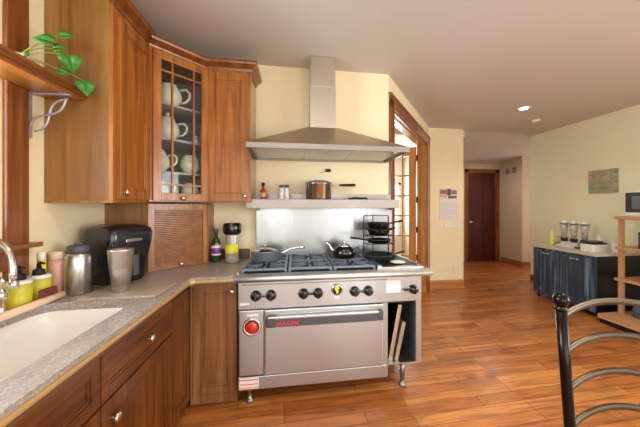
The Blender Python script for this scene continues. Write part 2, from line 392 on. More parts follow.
# sunroom: far wall with window
b = MB(); b.box(-1.5, 1.3, 6.9, 7.04, 0, 2.62).box(2.7, 2.88, 6.9, 7.04, 0, 2.62).box(1.3, 2.7, 6.9, 7.04, 0, 0.62).box(1.3, 2.7, 6.9, 7.04, 2.0, 2.62)
struct(b, 'wall_sunroom', M['wall_s'])
struct(MB().box(-1.56, -1.42, 2.88, 7.04, 0, 2.62), 'wall_sunroom_left', M['wall_s'])
b = MB(); b.box(1.3, 2.7, 6.93, 6.98, 0.62, 0.68).box(1.3, 2.7, 6.93, 6.98, 1.94, 2.0)
for x in (1.3, 1.74, 2.2, 2.64): b.box(x, x+0.06, 6.93, 6.98, 0.62, 2.0)
b.box(1.3, 2.7, 6.94, 6.97, 1.30, 1.34)
wn = struct(b, 'window_1', M['white']); MB().box(1.3, 2.7, 6.95, 6.956, 0.62, 2.0).build('window_pane', M['pane'], wn)
# sink window: casing, stool, sash
b = MB(); b.box(XL-0.0, XL+0.022, 1.53, 1.64, 1.00, 2.72, 0.004).box(XL, XL+0.022, 0.24, 0.35, 1.0, 2.72, 0.004).box(XL, XL+0.022, 0.35, 1.53, 2.36, 2.46, 0.004).box(XL, XL+0.022, 0.35, 1.53, 1.10, 1.195, 0.004)
wn = struct(b, 'window_2', M['trim'])
MB().box(XL, XL+0.06, 0.22, 1.67, 1.195, 1.218, 0.004).build('window_stool', M['trim_y'], wn)
b = MB(); b.box(XL-0.10, XL-0.06, 0.35, 0.40, 1.22, 2.36).box(XL-0.10, XL-0.06, 1.47, 1.52, 1.22, 2.36).box(XL-0.10, XL-0.06, 0.40, 1.47, 1.22, 1.27).box(XL-0.10, XL-0.06, 0.40, 1.47, 2.31, 2.36).box(XL-0.10, XL-0.06, 0.915, 0.955, 1.27, 2.31)
b.build('sash', M['white'], wn); MB().box(XL-0.082, XL-0.078, 0.40, 1.47, 1.27, 2.31).build('window_pane', M['pane'], wn)
# diagonal door casing and jambs
b = MB(fa)
def casing(b, x0, x1, z0, z1):
    b.box(x0, x1, -0.022, -0.001, z0, z1, 0.005)
casing(b, 0.015, 0.13, 0, 2.50); casing(b, D1-0.0, AL-0.012, 0, 2.50); casing(b, 0.015, AL-0.012, 2.405, 2.53)
b.box(0.005, AL-0.005, -0.032, -0.001, 2.515, 2.545, 0.006)
b.box(0.13-0.03, 0.13, -0.030, -0.02, 0, 2.43, 0.004).box(0.13, D1, -0.030, -0.02, 2.40, 2.425, 0.004)
struct(b, 'trim_1', M['trim'])
b = MB(fa); b.box(D0, D0+0.022, -0.004, 0.144, 0, DH).box(D1-0.022, D1, -0.004, 0.144, 0, DH).box(D0+0.022, D1-0.022, -0.004, 0.144, DH-0.022, DH)
b.box(D0+0.022, D0+0.034, 0.04, 0.09, 0, DH-0.022).box(D1-0.034, D1-0.022, 0.04, 0.09, 0, DH-0.022).box(D0+0.034, D1-0.034, 0.04, 0.09, DH-0.034, DH-0.022)
struct(b, 'trim_2', M['trim_o'])
def french_leaf(name, hinge, dirv, mir):
    # local x along the leaf from the hinge, y its thickness
    d = Vector((dirv[0], dirv[1], 0)).normalized(); n = Vector((d.y, -d.x, 0))
    m = frame2((hinge[0], hinge[1], 0.012), d, n if mir else -n)
    W_, Ht = 0.84, 2.345; S = 0.115
    b = MB(m); b.box(0, S, 0, 0.044, 0, Ht, 0.002).box(W_-S, W_, 0, 0.044, 0, Ht, 0.002).box(S, W_-S, 0, 0.044, 0, 0.24).box(S, W_-S, 0, 0.044, Ht-0.13, Ht)
    x0, x1, z0, z1 = S, W_-S, 0.24, Ht-0.13
    for x in (x0+0.105, x1-0.105): b.box(x-0.011, x+0.011, 0.006, 0.038, z0, z1)
    for k in range(1, 6):
        z = z0+(z1-z0)*k/6; b.box(x0, x1, 0.008, 0.036, z-0.011, z+0.011)
    o = struct(b, name, M['trim_d'])
    MB(m).box(x0, x1, 0.020, 0.024, z0, z1).build('glass_pane', M['pane'], o)
    for z in (0.55, 1.0, 1.49, 2.17):
        MB(m).box(-0.022, 0.020, -0.010, 0.0, z-0.045, z+0.045, 0.001).cyl(0.009, z-0.05, z+0.05, (-0.005, -0.012), 12).build('hinge', M['blackm'], o)
    return o
hp = fa @ Vector((D1-0.03, 0.15, 0))
french_leaf('door_2', (hp.x, hp.y), (-0.80, 0.60), True)
hp = fa @ Vector((D0+0.03, 0.16, 0))
french_leaf('door_3', (hp.x, hp.y), (-0.93, 0.36), False)
# dark hall door
b = MB(); b.box(4.29, 5.04, 6.515, 6.56, 0.01, 2.225)
def raised(b, x0, x1, z0, z1, y):
    b.box(x0, x1, y-0.006, y+0.01, z0, z1, 0.004); b.box(x0+0.03, x1-0.03, y-0.012, y+0.01, z0+0.03, z1-0.03, 0.006)
for x0, x1 in ((4.39, 4.65), (4.69, 4.95)): raised(b, x0, x1, 0.86, 2.08, 6.515)
for x0, x1 in ((4.39, 4.65), (4.69, 4.95)): raised(b, x0, x1, 0.18, 0.74, 6.515)
o = struct(b, 'door_1', M['darkdoor'])
MB(Matrix.Translation((4.36, 6.50, 1.0)) @ Matrix.Rotation(PI/2, 4, 'X')).cyl(0.028, 0, 0.006).lathe([(0.01, 0), (0.01, 0.03), (0.026, 0.04), (0.028, 0.055), (0, 0.065)]).build('door_knob', M['nickel'], o)
for z in (0.3, 1.2, 2.0): MB().box(5.035, 5.06, 6.49, 6.512, z-0.05, z+0.05).build('hinge', M['nickel'], o)
b = MB(); b.box(4.19, 4.28, 6.475, 6.499, 0, 2.32, 0.004).box(5.05, 5.14, 6.475, 6.499, 0, 2.32, 0.004).box(4.19, 5.14, 6.475, 6.499, 2.235, 2.325, 0.004)
b.box(4.27, 4.29, 6.50, 6.62, 0, 2.24).box(5.04, 5.06, 6.50, 6.62, 0, 2.24).box(4.29, 5.04, 6.50, 6.62, 2.225, 2.24).box(4.29, 5.04, 6.48, 6.6, 0, 0.012)
struct(b, 'trim_3', M['trim'])
b = MB(); b.box(5.46, 5.54, 5.775, 5.80, 0, 2.18, 0.004).box(5.54, 6.3, 5.775, 5.80, 2.10, 2.18, 0.004); struct(b, 'trim_4', M['trim'])
b = MB(); b.box(A1.x+0.005, 2.895, 4.482, 4.50, 0, 0.145, 0.004).box(2.88, 2.896, 4.482, 5.2, 0, 0.145, 0.004).box(2.252, 2.90, 4.475, 4.482, 0, 0.02); struct(b, 'baseboard_rear', M['trim_ox'])
b = MB(); b.box(5.162, 5.18, 5.785, 6.47, 0, 0.12, 0.004).box(5.162, 5.45, 5.784, 5.80, 0, 0.12, 0.004); struct(b, 'baseboard_hall', M['trim_x'])
b = MB(); b.box(XR-0.016, XR, 0.1, 4.76, 0, 0.11, 0.004); struct(b, 'baseboard_right', M['trim_y'])

# ------------------------------------------------------------------ cabinets
def shaker(b, w_, h_, t=0.020, s=0.058, s_b=None, proud=0.0):
    """door front: local x 0..w, y -t..0 (front at -t), z 0..h"""
    b.box(0, s, -t, 0, 0, h_, 0.002); b.box(w_-s, w_, -t, 0, 0, h_, 0.002)
    b.box(s, w_-s, -t, 0, 0, s, 0.002); b.box(s, w_-s, -t, 0, h_-s, h_, 0.002)
    b.box(s-0.001, w_-s+0.001, -t+0.011, -0.003, s-0.001, h_-s+0.001)
    q = 0.012
    for (x0, x1, z0, z1) in ((s, s+q, s, h_-s), (w_-s-q, w_-s, s, h_-s), (s, w_-s, s, s+q), (s, w_-s, h_-s-q, h_-s)):
        b.box(x0, x1, -t+0.004, -0.004, z0, z1, 0.004)
def shift(m, x, z): return m @ Matrix.Translation((x, 0, z))
def knob(m, x, z, parent, t=0.020, r=0.019, world=True):
    mm = m @ Matrix.Translation((x, -t, z)) @ Matrix.Rotation(PI/2, 4, 'X')
    return MB(mm).lathe([(0, 0), (0.009, 0), (0.006, 0.006), (0.006, 0.014), (r, 0.018), (r*1.05, 0.024), (r*0.7, 0.029), (0, 0.031)], seg=20).build('knob', M['nickel'], parent, world)
FX = -0.71; FL = 0.02
# left run (faces +X). local x runs along +Y
def left_run(y0, y1, label, cfg):
    t = thing('base_cabinet', label, 'cabinet', (-1.05, (y0+y1)/2, 0), 0, 'base cabinets under the counter')
    b = MB(); b.box(XL+0.01, FX-0.02, y0+0.001, y1-0.001, 0.08, 0.60); 
    b.box(FX-0.045, FX-0.02, y0+0.001, y1-0.001, 0.60, 0.862)
    if y0 > 1.5: b.box(XL+0.01, FX-0.045, y0+0.001, y1-0.001, 0.60, 0.862)
    b.box(XL+0.01, FX-0.075, y0+0.001, y1-0.001, 0.0, 0.08)
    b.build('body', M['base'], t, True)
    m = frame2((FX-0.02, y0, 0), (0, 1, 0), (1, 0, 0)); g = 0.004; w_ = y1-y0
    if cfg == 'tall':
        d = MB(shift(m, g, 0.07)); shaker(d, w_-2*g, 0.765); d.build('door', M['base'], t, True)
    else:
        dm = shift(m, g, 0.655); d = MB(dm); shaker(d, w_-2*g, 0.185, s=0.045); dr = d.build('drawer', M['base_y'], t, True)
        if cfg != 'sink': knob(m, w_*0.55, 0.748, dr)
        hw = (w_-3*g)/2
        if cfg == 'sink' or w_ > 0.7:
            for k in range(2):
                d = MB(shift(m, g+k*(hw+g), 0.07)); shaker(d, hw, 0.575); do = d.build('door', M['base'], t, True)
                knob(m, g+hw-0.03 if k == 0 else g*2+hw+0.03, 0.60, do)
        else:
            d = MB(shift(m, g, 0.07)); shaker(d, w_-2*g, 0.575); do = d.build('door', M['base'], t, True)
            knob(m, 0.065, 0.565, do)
    return t
left_run(0.28, 1.18, 'dark wood base cabinet under the sink with plain drawer front, nearest the camera', 'sink')
left_run(1.18, 1.81, 'dark wood base cabinet with knobbed drawer above one door, beside the sink cabinet', 'drawer')
left_run(1.81, 2.09, 'narrow dark wood base cabinet with tall door in the inside corner', 'tall')
left_run(-0.6, 0.28, 'dark wood base cabinet at the camera end of the sink counter', 'drawer')
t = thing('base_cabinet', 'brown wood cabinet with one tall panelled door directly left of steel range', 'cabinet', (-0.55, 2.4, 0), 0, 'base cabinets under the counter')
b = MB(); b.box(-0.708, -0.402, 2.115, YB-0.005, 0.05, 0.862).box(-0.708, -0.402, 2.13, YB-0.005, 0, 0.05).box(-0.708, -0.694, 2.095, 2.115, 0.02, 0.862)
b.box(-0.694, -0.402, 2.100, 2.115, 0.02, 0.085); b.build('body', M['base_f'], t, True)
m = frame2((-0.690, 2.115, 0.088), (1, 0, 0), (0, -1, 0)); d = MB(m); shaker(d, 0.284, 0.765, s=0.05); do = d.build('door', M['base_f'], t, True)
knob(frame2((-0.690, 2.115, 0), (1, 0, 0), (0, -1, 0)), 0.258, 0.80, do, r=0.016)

# countertop with D shaped sink hole
ct = thing('countertop', 'speckled grey brown L shaped countertop with tan edge band around the sink', 'countertop', (-1.05, 1.2, 0.87))
def sink_poly(grow=0.0, n=44):
    cx_, cy_, a, b_ = -1.022, 1.18, 0.224+grow, 0.445+grow
    P = []
    for i in range(n):
        th = 2*PI*i/n; c_, s_ = math.cos(th), math.sin(th); e = 2/6.5
        P.append((cx_+a*math.copysign(abs(c_)**e, c_), cy_+b_*math.copysign(abs(s_)**e, s_)))
    return P
def slab_with_hole(outer, hole, z0, z1):
    t_ = bmesh.new()
    lo = [t_.verts.new((x, y, z1)) for x, y in outer]; li = [t_.verts.new((x, y, z1)) for x, y in hole]
    es = [t_.edges.new((L_[i], L_[(i+1) % len(L_)])) for L_ in (lo, li) for i in range(len(L_))]
    bmesh.ops.triangle_fill(t_, use_beauty=True, edges=es)
    g = bmesh.ops.extrude_face_region(t_, geom=t_.faces[:])
    for e in g['geom']:
        if isinstance(e, bmesh.types.BMVert): e.co.z = z0
    return t_
outer = [(XL+0.002, -0.6), (FX+0.035, -0.6), (FX+0.022, 2.02), (FX+0.05, 2.045), (-0.405, 2.045), (-0.405, YB-0.003), (XL+0.002, YB-0.003)]
b = MB(); b._merge(slab_with_hole(outer, sink_poly(), 0.872, 0.915)); b.build('slab', M['counter'], ct, True)
ep = [(FX+0.033, -0.6, 0), (FX+0.020, 2.02, 0), (FX+0.048, 2.043, 0), (-0.405, 2.043, 0)]
MB().sweep([(0.0, 0.878), (0.010, 0.880), (0.012, 0.888), (0.010, 0.897), (0.0, 0.898)], [(x, y, 0) for x, y, z in ep]).build('edge_band', M['tan'], ct, True)
MB().sweep([(-0.02, 0.864), (0.004, 0.864), (0.004, 0.874), (-0.02, 0.874)], [(x, y, 0) for x, y, z in ep]).build('under_band', M['brown_edge'], ct, True)
MB().box(-0.695, -0.405, YB-0.022, YB-0.003, 0.916, 1.005, 0.002).build('backsplash', M['brown_edge'], ct, True)
# sink basin
b = MB(); t_ = bmesh.new(); rings = []
for g, z in ((0.012, 0.871), (-0.001, 0.871), (-0.004, 0.80), (-0.012, 0.72), (-0.045, 0.695), (-0.12, 0.690)):
    rings.append([t_.verts.new((x, y, z)) for x, y in sink_poly(g)])
for a, c in zip(rings, rings[1:]):
    for i in range(44):
        f = t_.faces.new((a[i], a[(i+1) % 44], c[(i+1) % 44], c[i])); f.smooth = True
t_.faces.new(rings[-1]); b._merge(t_)
sk = thing('sink', 'white undermount kitchen sink basin set in the speckled counter', 'sink', (-1.03, 1.18, 0.69)); b.build('basin', M['sink'], sk, True)
MB().cyl(0.045, 0.691, 0.695, (-1.03, 1.18)).build('drain', M['chrome'], sk, True)
sol = sk.children[0].modifiers.new('thickness', 'SOLIDIFY'); sol.thickness = 0.008; sol.offset = 0

# faucet
ft = thing('faucet', 'chrome gooseneck faucet at the left edge behind the white sink', 'faucet', (-1.285, 1.34, 0.916))
pts = [(0, 0, 0.02), (0, 0, 0.22)]+[(0.078-0.078*math.cos(a), 0.01*math.sin(a), 0.22+0.125*math.sin(a)) for a in [PI*k/12 for k in range(1, 12)]]+[(0.158, 0, 0.21), (0.160, 0, 0.18)]
MB().cyl(0.028, 0, 0.02).build('base', M['chrome'], ft); MB().tube(pts, 0.0125, 14).build('spout', M['chrome'], ft)
MB().tube([(0.160, 0, 0.182), (0.162, 0, 0.15)], 0.016, 14).build('spray_head', M['chrome'], ft)
hd = thing('water_valve', 'chrome lever faucet valve on the counter beside the gooseneck faucet', 'tap', (-1.268, 1.455, 0.916))
MB().lathe([(0, 0), (0.024, 0), (0.024, 0.008), (0.016, 0.02), (0.015, 0.07), (0.022, 0.078), (0.022, 0.10), (0.012, 0.118), (0, 0.12)]).build('valve_body', M['chrome'], hd)
MB().tube([(0, 0, 0.10), (0.02, -0.01, 0.15), (0.015, -0.02, 0.175)], [0.009, 0.007, 0.006], 12).build('lever', M['chrome'], hd)

# upper cabinets
def crown(path, parent):
    prof = [(-0.02, 0.0), (0.006, 0.0), (0.012, 0.02), (0.018, 0.026), (0.036, 0.040), (0.048, 0.048), (0.052, 0.062), (0.056, 0.066), (0.056, 0.075), (-0.02, 0.075)]
    return MB().sweep(prof, path).build('crown_molding', M['trim_x'] if False else M['trim'], parent, True)
UB, UT = 1.43, 2.495
UX = -0.995; UY = 1.752
uc = thing('wall_cabinet', 'tall wall cabinet with smooth end panel and solid door above the black air fryer', 'cabinet', (-1.25, 2.0, UB), 0, 'wall cabinets')
MB().box(XL+0.003, UX-0.02, UY, 2.13, UB, UT+0.095).build('carcass', M['end'], uc, True)
MB().box(UX-0.02, UX, UY-0.001, 2.13, UB-0.002, UT+0.03, 0.001).build('face_frame', M['cab'], uc, True)
MB().box(XL+0.003, UX-0.01, UY-0.004, UY-0.0005, UB-0.004, UB+0.0, 0.0).box(XL+0.003, UX, UY-0.001, 2.13, UB-0.012, UB-0.002).build('bottom_rail', M['cab_y'], uc, True)
m = frame2((UX, UY+0.035, UB+0.012), (0, 1, 0), (1, 0, 0)); b = MB(m); shaker(b, 0.35, UT-UB-0.03, s=0.06); do = b.build('door', M['cab'], uc, True)
knob(frame2((UX, UY+0.035, 0), (0, 1, 0), (1, 0, 0)), 0.032, UB+0.05, do)
crown([(UX, UY, UT+0.025), (UX, 2.126, UT+0.025)], uc)

# diagonal glass cabinet
PA = Vector((UX, 2.132)); PB = Vector((-0.700, 2.432)); DL = (PB-PA).length; DD = (PB-PA)/DL; DN = Vector((DD.y, -DD.x))
gc = thing('corner_cabinet', 'diagonal corner cabinet with glass door showing cream teapots inside', 'cabinet', (-1.1, 2.45, UB), 0, 'wall cabinets')
md = frame2((PA.x, PA.y, 0), (DD.x, DD.y, 0), (DN.x, DN.y, 0))
poly = [(PA.x, PA.y), (PB.x, PB.y), (PB.x, YB-0.003), (XL+0.003, YB-0.003), (XL+0.003, PA.y)]
def inset(z0, z1): 
    b = MB(); b.prism([(-1.00, 2.150), (-0.717, 2.449), (-0.717, YB-0.018), (XL+0.018, YB-0.018), (XL+0.018, 2.150)], z0, z1); return b
b = MB(); b.prism(poly, UT-0.01, UT+0.01).prism(poly, UB, UB+0.018)
b.box(PB.x-0.012, PB.x, PB.y, YB-0.003, UB+0.018, UT-0.01).box(XL+0.003, PA.x, PA.y, PA.y+0.012, UB+0.018, UT-0.01)
b.box(XL+0.003, PB.x-0.012, YB-0.013, YB-0.003, UB+0.018, UT-0.01).box(XL+0.003, XL+0.013, PA.y+0.012, YB-0.013, UB+0.018, UT-0.01)
b.build('carcass', M['cab'], gc, True)
b = MB(); b.box(XL+0.0135, PB.x-0.0125, YB-0.0175, YB-0.0135, UB+0.019, UT-0.011).box(XL+0.0135, XL+0.0175, PA.y+0.0125, YB-0.018, UB+0.019, UT-0.011).box(PB.x-0.016, PB.x-0.0125, PB.y+0.012, YB-0.018, UB+0.019, UT-0.011)
b.build('interior_lining', plain('grey_interior', '9A949A', 0.5), gc, True)
SH = [1.655, 1.90, 2.155]
for z in SH: inset(z-0.016, z).build('shelf', plain('lilac_grey_shelf', 'B4A8A8', 0.4), gc, True)
b = MB(md); b.box(0, 0.028, -0.018, 0, UB, UT+0.01, 0.001).box(DL-0.014, DL, -0.018, 0, UB, UT+0.01, 0.001).box(0.028, DL-0.014, -0.018, 0, UB, UB+0.016).box(0.028, DL-0.014, -0.018, 0, UT-0.03, UT+0.01)
b.build('face_frame', M['cab'], gc, True)
dx0, dx1, dz0, dz1 = 0.020, DL-0.008, UB+0.010, UT-0.008
ds = 0.052; b = MB(md); y0, y1 = -0.038, -0.019
b.box(dx0, dx0+ds, y0, y1, dz0, dz1, 0.002).box(dx1-ds, dx1, y0, y1, dz0, dz1, 0.002).box(dx0+ds, dx1-ds, y0, y1, dz0, dz0+ds, 0.002).box(dx0+ds, dx1-ds, y0, y1, dz1-ds, dz1, 0.002)
gd = b.build('door', M['cab'], gc, True)
gx0, gx1, gz0, gz1 = dx0+ds, dx1-ds, dz0+ds, dz1-ds; b = MB(md)
for x in (gx0+0.075, gx1-0.058): b.box(x-0.006, x+0.006, y0+0.003, y1, gz0, gz1)
for z in (gz0+0.062, gz1-0.075): b.box(gx0, gx1, y0+0.004, y1, z-0.006, z+0.006)
b.build('muntin', M['cab'], gd, True)
MB(md).box(gx0, gx1, -0.026, -0.024, gz0, gz1).build('glass_pane', M['pane'], gd, True)
MB(md @ Matrix.Translation(((dx0+dx1)/2, -0.038, dz0+0.018)) @ Matrix.Rotation(PI/2, 4, 'X')).lathe([(0, 0), (0.012, 0), (0.006, 0.008), (0.016, 0.015), (0.016, 0.021), (0, 0.025)]).build('knob', M['nickel'], gd, True)
crown([(PA.x+0.004, PA.y+0.004, UT+0.005), (PB.x, PB.y, UT+0.005)], gc)

# right narrow wall cabinet
rc = thing('wall_cabinet', 'narrow wall cabinet with solid panelled door between glass cabinet and range hood', 'cabinet', (-0.52, 2.6, UB), 0, 'wall cabinets')
RX0, RX1 = -0.697, -0.352
MB().box(RX0, RX1, 2.442, YB-0.003, UB, UT+0.03).build('carcass', M['end'], rc, True)
MB().box(RX0, RX1, 2.424, 2.442, UB, UT+0.03, 0.001).build('face_frame', M['cab'], rc, True)
m = frame2((RX0+0.012, 2.424, UB+0.010), (1, 0, 0), (0, -1, 0)); b = MB(m); shaker(b, RX1-RX0-0.024, UT-UB-0.025, s=0.06); do = b.build('door', M['cab'], rc, True)
knob(frame2((RX0+0.012, 2.424, 0), (1, 0, 0), (0, -1, 0)), RX1-RX0-0.055, UB+0.05, do, r=0.016)
crown([(RX0, 2.424, UT+0.005), (RX1, 2.424, UT+0.005), (RX1, YB-0.003, UT+0.005)], rc)

# appliance garage
ag = thing('appliance_garage', 'wooden roll-front appliance garage on the counter under the glass corner cabinet', 'cabinet', (-1.1, 2.5, 0.916))
GT = UB-0.013
GA = Vector((-1.045, 2.245)); GB = Vector((-0.735, 2.555)); GL = (GB-GA).length; GD = (GB-GA)/GL; GN = Vector((GD.y, -GD.x))
mg = frame2((GA.x, GA.y, 0), (GD.x, GD.y, 0), (GN.x, GN.y, 0))
MB().box(XL+0.003, GA.x, GA.y, GA.y+0.014, 0.917, GT).build('side_panel', M['base_f'], ag, True); MB().box(GB.x-0.012, GB.x+0.012, GB.y, YB-0.004, 0.917, GT).build('side_panel', M['base_f'], ag, True)
b = MB(mg); b.box(0, 0.04, -0.002, 0.016, 0.917, GT, 0.001).box(GL-0.03, GL, -0.002, 0.016, 0.917, GT, 0.001).box(0.04, GL-0.03, -0.002, 0.016, GT-0.05, GT, 0.001)
b.build('face_frame', M['cab'], ag, True)
b = MB(mg); n = 30; z0, z1 = 0.917+0.03, GT-0.05
b.box(0.04, GL-0.03, 0.003, 0.014, 0.917, 0.947, 0.002)
for k in range(n): b.box(0.04, GL-0.03, 0.006, 0.014, z0+(z1-z0)*k/n, z0+(z1-z0)*(k+1)/n-0.001, 0.003)
td = b.build('roll_door', M['tambour'], ag, True)
knob(frame2((GA.x, GA.y, 0), (GD.x, GD.y, 0), (GN.x, GN.y, 0)), GL*0.52, 0.945, td, t=-0.002, r=0.016)

# wall shelf above the sink window with bracket and plant
ws = thing('wall_shelf', 'wooden shelf with moulded edge above the sink window at upper left', 'shelf', (-1.3, 1.0, 1.98))
SX = -1.125; SY = 1.748
MB().box(XL+0.025, SX-0.012, 0.2, SY-0.004, 1.976, 2.02).build('board', M['cab_y'], ws, True)
MB().sweep([(0, 0), (0.004, 0), (0.006, 0.014), (0.012, 0.018), (0.014, 0.034), (0.020, 0.040), (0.020, 0.052), (0, 0.052)], [(SX-0.012, 0.2, 1.974), (SX-0.012, SY-0.004, 1.974)]).build('edge_molding', M['trim_y'], ws, True)
br = thing('shelf_bracket', 'pale grey scrolled metal bracket under the wooden shelf', 'bracket', (XL+0.001, 1.662, 1.79))
BZ = 1.975-1.79
MB().box(0, 0.006, -0.014, 0.014, -0.045, BZ, 0.001).box(0, 0.19, -0.012, 0.012, BZ-0.006, BZ, 0.001).build('bracket_plate', M['bracket'], br)
def scroll(phase):
    P = []
    for k in range(25):
        s_ = k/24; base = Vector((0.012+0.155*s_, 0, 0.0+(BZ-0.02)*s_)); n_ = Vector((-0.7, 0, 0.7)); a = 0.026*math.sin(PI*(0.15+1.85*s_)*1.0+phase)
        P.append(base+n_*a)
    return P
MB().tube(scroll(0), 0.0055, 8).build('scroll', M['bracket'], br); MB().tube([p+Vector((0, 0.011, 0)) for p in scroll(PI)], 0.0055, 8).build('scroll', M['bracket'], br)

# pothos: stems with leaves trailing over the shelf end
pl = thing('potted_plant', 'green pothos with heart shaped leaves in a small pot on the upper shelf', 'plant', (-1.24, 1.49, 2.021))
MB().lathe([(0, 0), (0.032, 0), (0.042, 0.055), (0.045, 0.06), (0.04, 0.06), (0.038, 0.05), (0, 0.05)]).build('pot', M['cream'], pl)
def leaf(b, c, tipdir, nrm, size):
    t_ = Vector(tipdir).normalized(); n_ = Vector(nrm); n_ = (n_-t_*n_.dot(t_)).normalized(); s_ = t_.cross(n_)
    out = [(0, 0), (0.10, 0.26), (-0.10, 0.42), (0.06, 0.56), (0.34, 0.54), (0.66, 0.34), (0.88, 0.13), (1.05, 0.0)]
    c = Vector(c)
    def P(a, w, off): return c+t_*(a*size)+s_*(w*size*1.0)+n_*(off-0.12*size*abs(w)*-1-0.18*size*(a*a))
    bm = bmesh.new()
    for off in (0.0,):
        for sg in (1, -1):
            mid = [bm.verts.new(P(a, 0, off)) for a in (0, 0.2, 0.42, 0.64, 0.86, 1.05)]
            edge = [bm.verts.new(P(a, sg*w, off)) for a, w in ((-0.10, 0.24), (0.05, 0.54), (0.34, 0.55), (0.62, 0.38), (0.86, 0.14))]
            for i in range(5):
                if i < 4: f = bm.faces.new((mid[i], mid[i+1], edge[i+1], edge[i]))
                else: f = bm.faces.new((mid[4], mid[5], edge[4]))
                f.smooth = True
    b._merge(bm)
pw_ = Vector(pl.location)
leaves = [((-1.150, 1.668, 2.175), (0.10, 0.1, -1), (0.5, -1, 0.2), 0.095), ((-1.135, 1.755, 2.080), (0.12, 0.05, -1), (0.5, -1, 0.15), 0.085),
          ((-1.215, 1.70, 2.295), (0.8, 0.1, 0.10), (0.5, -1, 0.4), 0.060), ((-1.22, 1.66, 2.235), (-0.8, -0.35, 0.12), (0.5, -1, 0.5), 0.085),
          ((-1.22, 1.665, 2.205), (0.85, 0.1, 0.25), (0.5, -1, 0.5), 0.06), ((-1.20, 1.665, 2.095), (0.8, 0, -0.25), (0.5, -1, 0.5), 0.055),
          ((-1.26, 1.565, 2.110), (-0.8, 0, 0.15), (0.5, -1, 0.5), 0.055)]
P0 = Vector((-1.24, 1.49, 2.07))
for c_, d_, n_, s_ in leaves:
    c_ = (c_[0]*0.945, c_[1]*0.945, 1.40+(c_[2]-1.40)*0.945+0.004); s_ *= 0.84
    b = MB(); leaf(b, c_, d_, n_, s_); lo = b.build('leaf', M['leaf'], pl, True)
    sm = lo.modifiers.new('thickness', 'SOLIDIFY'); sm.thickness = 0.0012
    c_ = Vector(c_); mid = (P0+c_)/2+Vector((0.0, 0, 0.035))
    pts = [P0.lerp(mid, k/5).lerp(mid.lerp(c_, k/5), k/5) for k in range(6)]
    MB().tube(pts, 0.0024, 6).build('stem', M['stem'], pl, True)

# ------------------------------------------------------------------ teapots and cups in the glass cabinet
def teapot(loc, rz, s, label, kind='teapot', lid=True):
    t = thing(kind, label, kind, loc, rz, 'cream crockery in the glass corner cabinet')
    MB().lathe([(0, 0), (0.045*s, 0), (0.05*s, 0.01*s), (0.078*s, 0.05*s), (0.082*s, 0.085*s), (0.070*s, 0.125*s), (0.050*s, 0.150*s), (0.052*s, 0.160*s), (0.046*s, 0.160*s), (0.045*s, 0.148*s), (0, 0.13*s)]).build('pot_body', M['cream'], t)
    if lid: MB().lathe([(0.05*s, 0.160*s), (0.04*s, 0.178*s), (0.012*s, 0.188*s), (0.008*s, 0.196*s), (0.015*s, 0.204*s), (0.010*s, 0.215*s), (0, 0.217*s)]).build('lid', M['cream'], t)
    MB().tube([(0.068*s, 0, 0.135*s), (0.105*s, 0, 0.150*s), (0.130*s, 0, 0.125*s), (0.125*s, 0, 0.085*s), (0.10*s, 0, 0.055*s), (0.07*s, 0, 0.045*s)], 0.0085*s, 10).build('handle', M['cream'], t)
    if kind in ('teapot', 'pitcher'):
        MB().tube([(-0.065*s, 0, 0.06*s), (-0.095*s, 0, 0.08*s), (-0.110*s, 0, 0.125*s), (-0.130*s, 0, 0.150*s)], [0.02*s, 0.015*s, 0.010*s, 0.009*s], 10).build('spout', M['cream'], t)
    return t
teapot((-0.955, 2.37, 2.156), math.radians(20), 1.10, 'cream pitcher on the top shelf of the glass cabinet', 'pitcher', False)
teapot((-0.965, 2.37, 1.901), math.radians(25), 1.02, 'cream lidded teapot on the middle shelf of the glass cabinet')
teapot((-1.01, 2.32, 1.656), math.radians(30), 0.95, 'cream rounded pot at left of the lower glass cabinet shelf', 'sugar bowl')
teapot((-0.84, 2.48, 1.656), math.radians(45), 0.95, 'cream pot with curved handle at right of the lower shelf', 'creamer', False)
teapot((-1.01, 2.32, UB+0.019), math.radians(30), 0.85, 'cream cup at left on the cabinet floor behind glass', 'cup', False)
teapot((-0.84, 2.48, UB+0.019), math.radians(40), 0.85, 'cream cup at right on the cabinet floor behind glass', 'cup', False)
tag(MB().lathe([(-0.0, 1.901), (0.018, 1.901), (0.022, 1.92), (0.010, 1.955), (0.012, 1.975), (0, 1.98)], (-0.80, 2.49, 0)).build('shaker', M['cream'], None, (-0.80, 2.49, 1.901)), 'small cream shaker beside the teapot on the middle cabinet shelf', 'shaker')

# ------------------------------------------------------------------ range
rg = thing('kitchen_range', 'stainless commercial range with black burners, warming shelf and open pan compartment', 'stove', (0.3, 2.38, 0))
L_, R_, YF = -0.385, 0.968, 2.065
b = MB(); b.box(L_, 0.685, YF+0.03, 2.70, 0.115, 0.905).box(0.685, 0.925, YF+0.03, 2.70, 0.665, 0.905).box(0.925, R_, YF+0.0, 2.70, 0.20, 0.905)
b.box(0.660, 0.700, YF-0.0, 2.70, 0.115, 0.672).box(0.700, 0.925, YF+0.0, 2.70, 0.195, 0.207).box(0.700, 0.925, 2.66, 2.70, 0.207, 0.665)
b.build('body', M['steel_z'], rg, True)
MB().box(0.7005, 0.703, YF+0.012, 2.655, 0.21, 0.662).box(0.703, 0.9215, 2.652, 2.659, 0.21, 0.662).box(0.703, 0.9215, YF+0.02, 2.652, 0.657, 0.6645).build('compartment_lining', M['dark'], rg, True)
MB().box(0.9215, 0.9245, YF+0.012, 2.655, 0.21, 0.662).build('compartment_side', M['lining'], rg, True)
MB().box(L_, R_, YF-0.004, YF+0.03, 0.675, 0.868, 0.003).build('control_panel', M['steel'], rg, True)
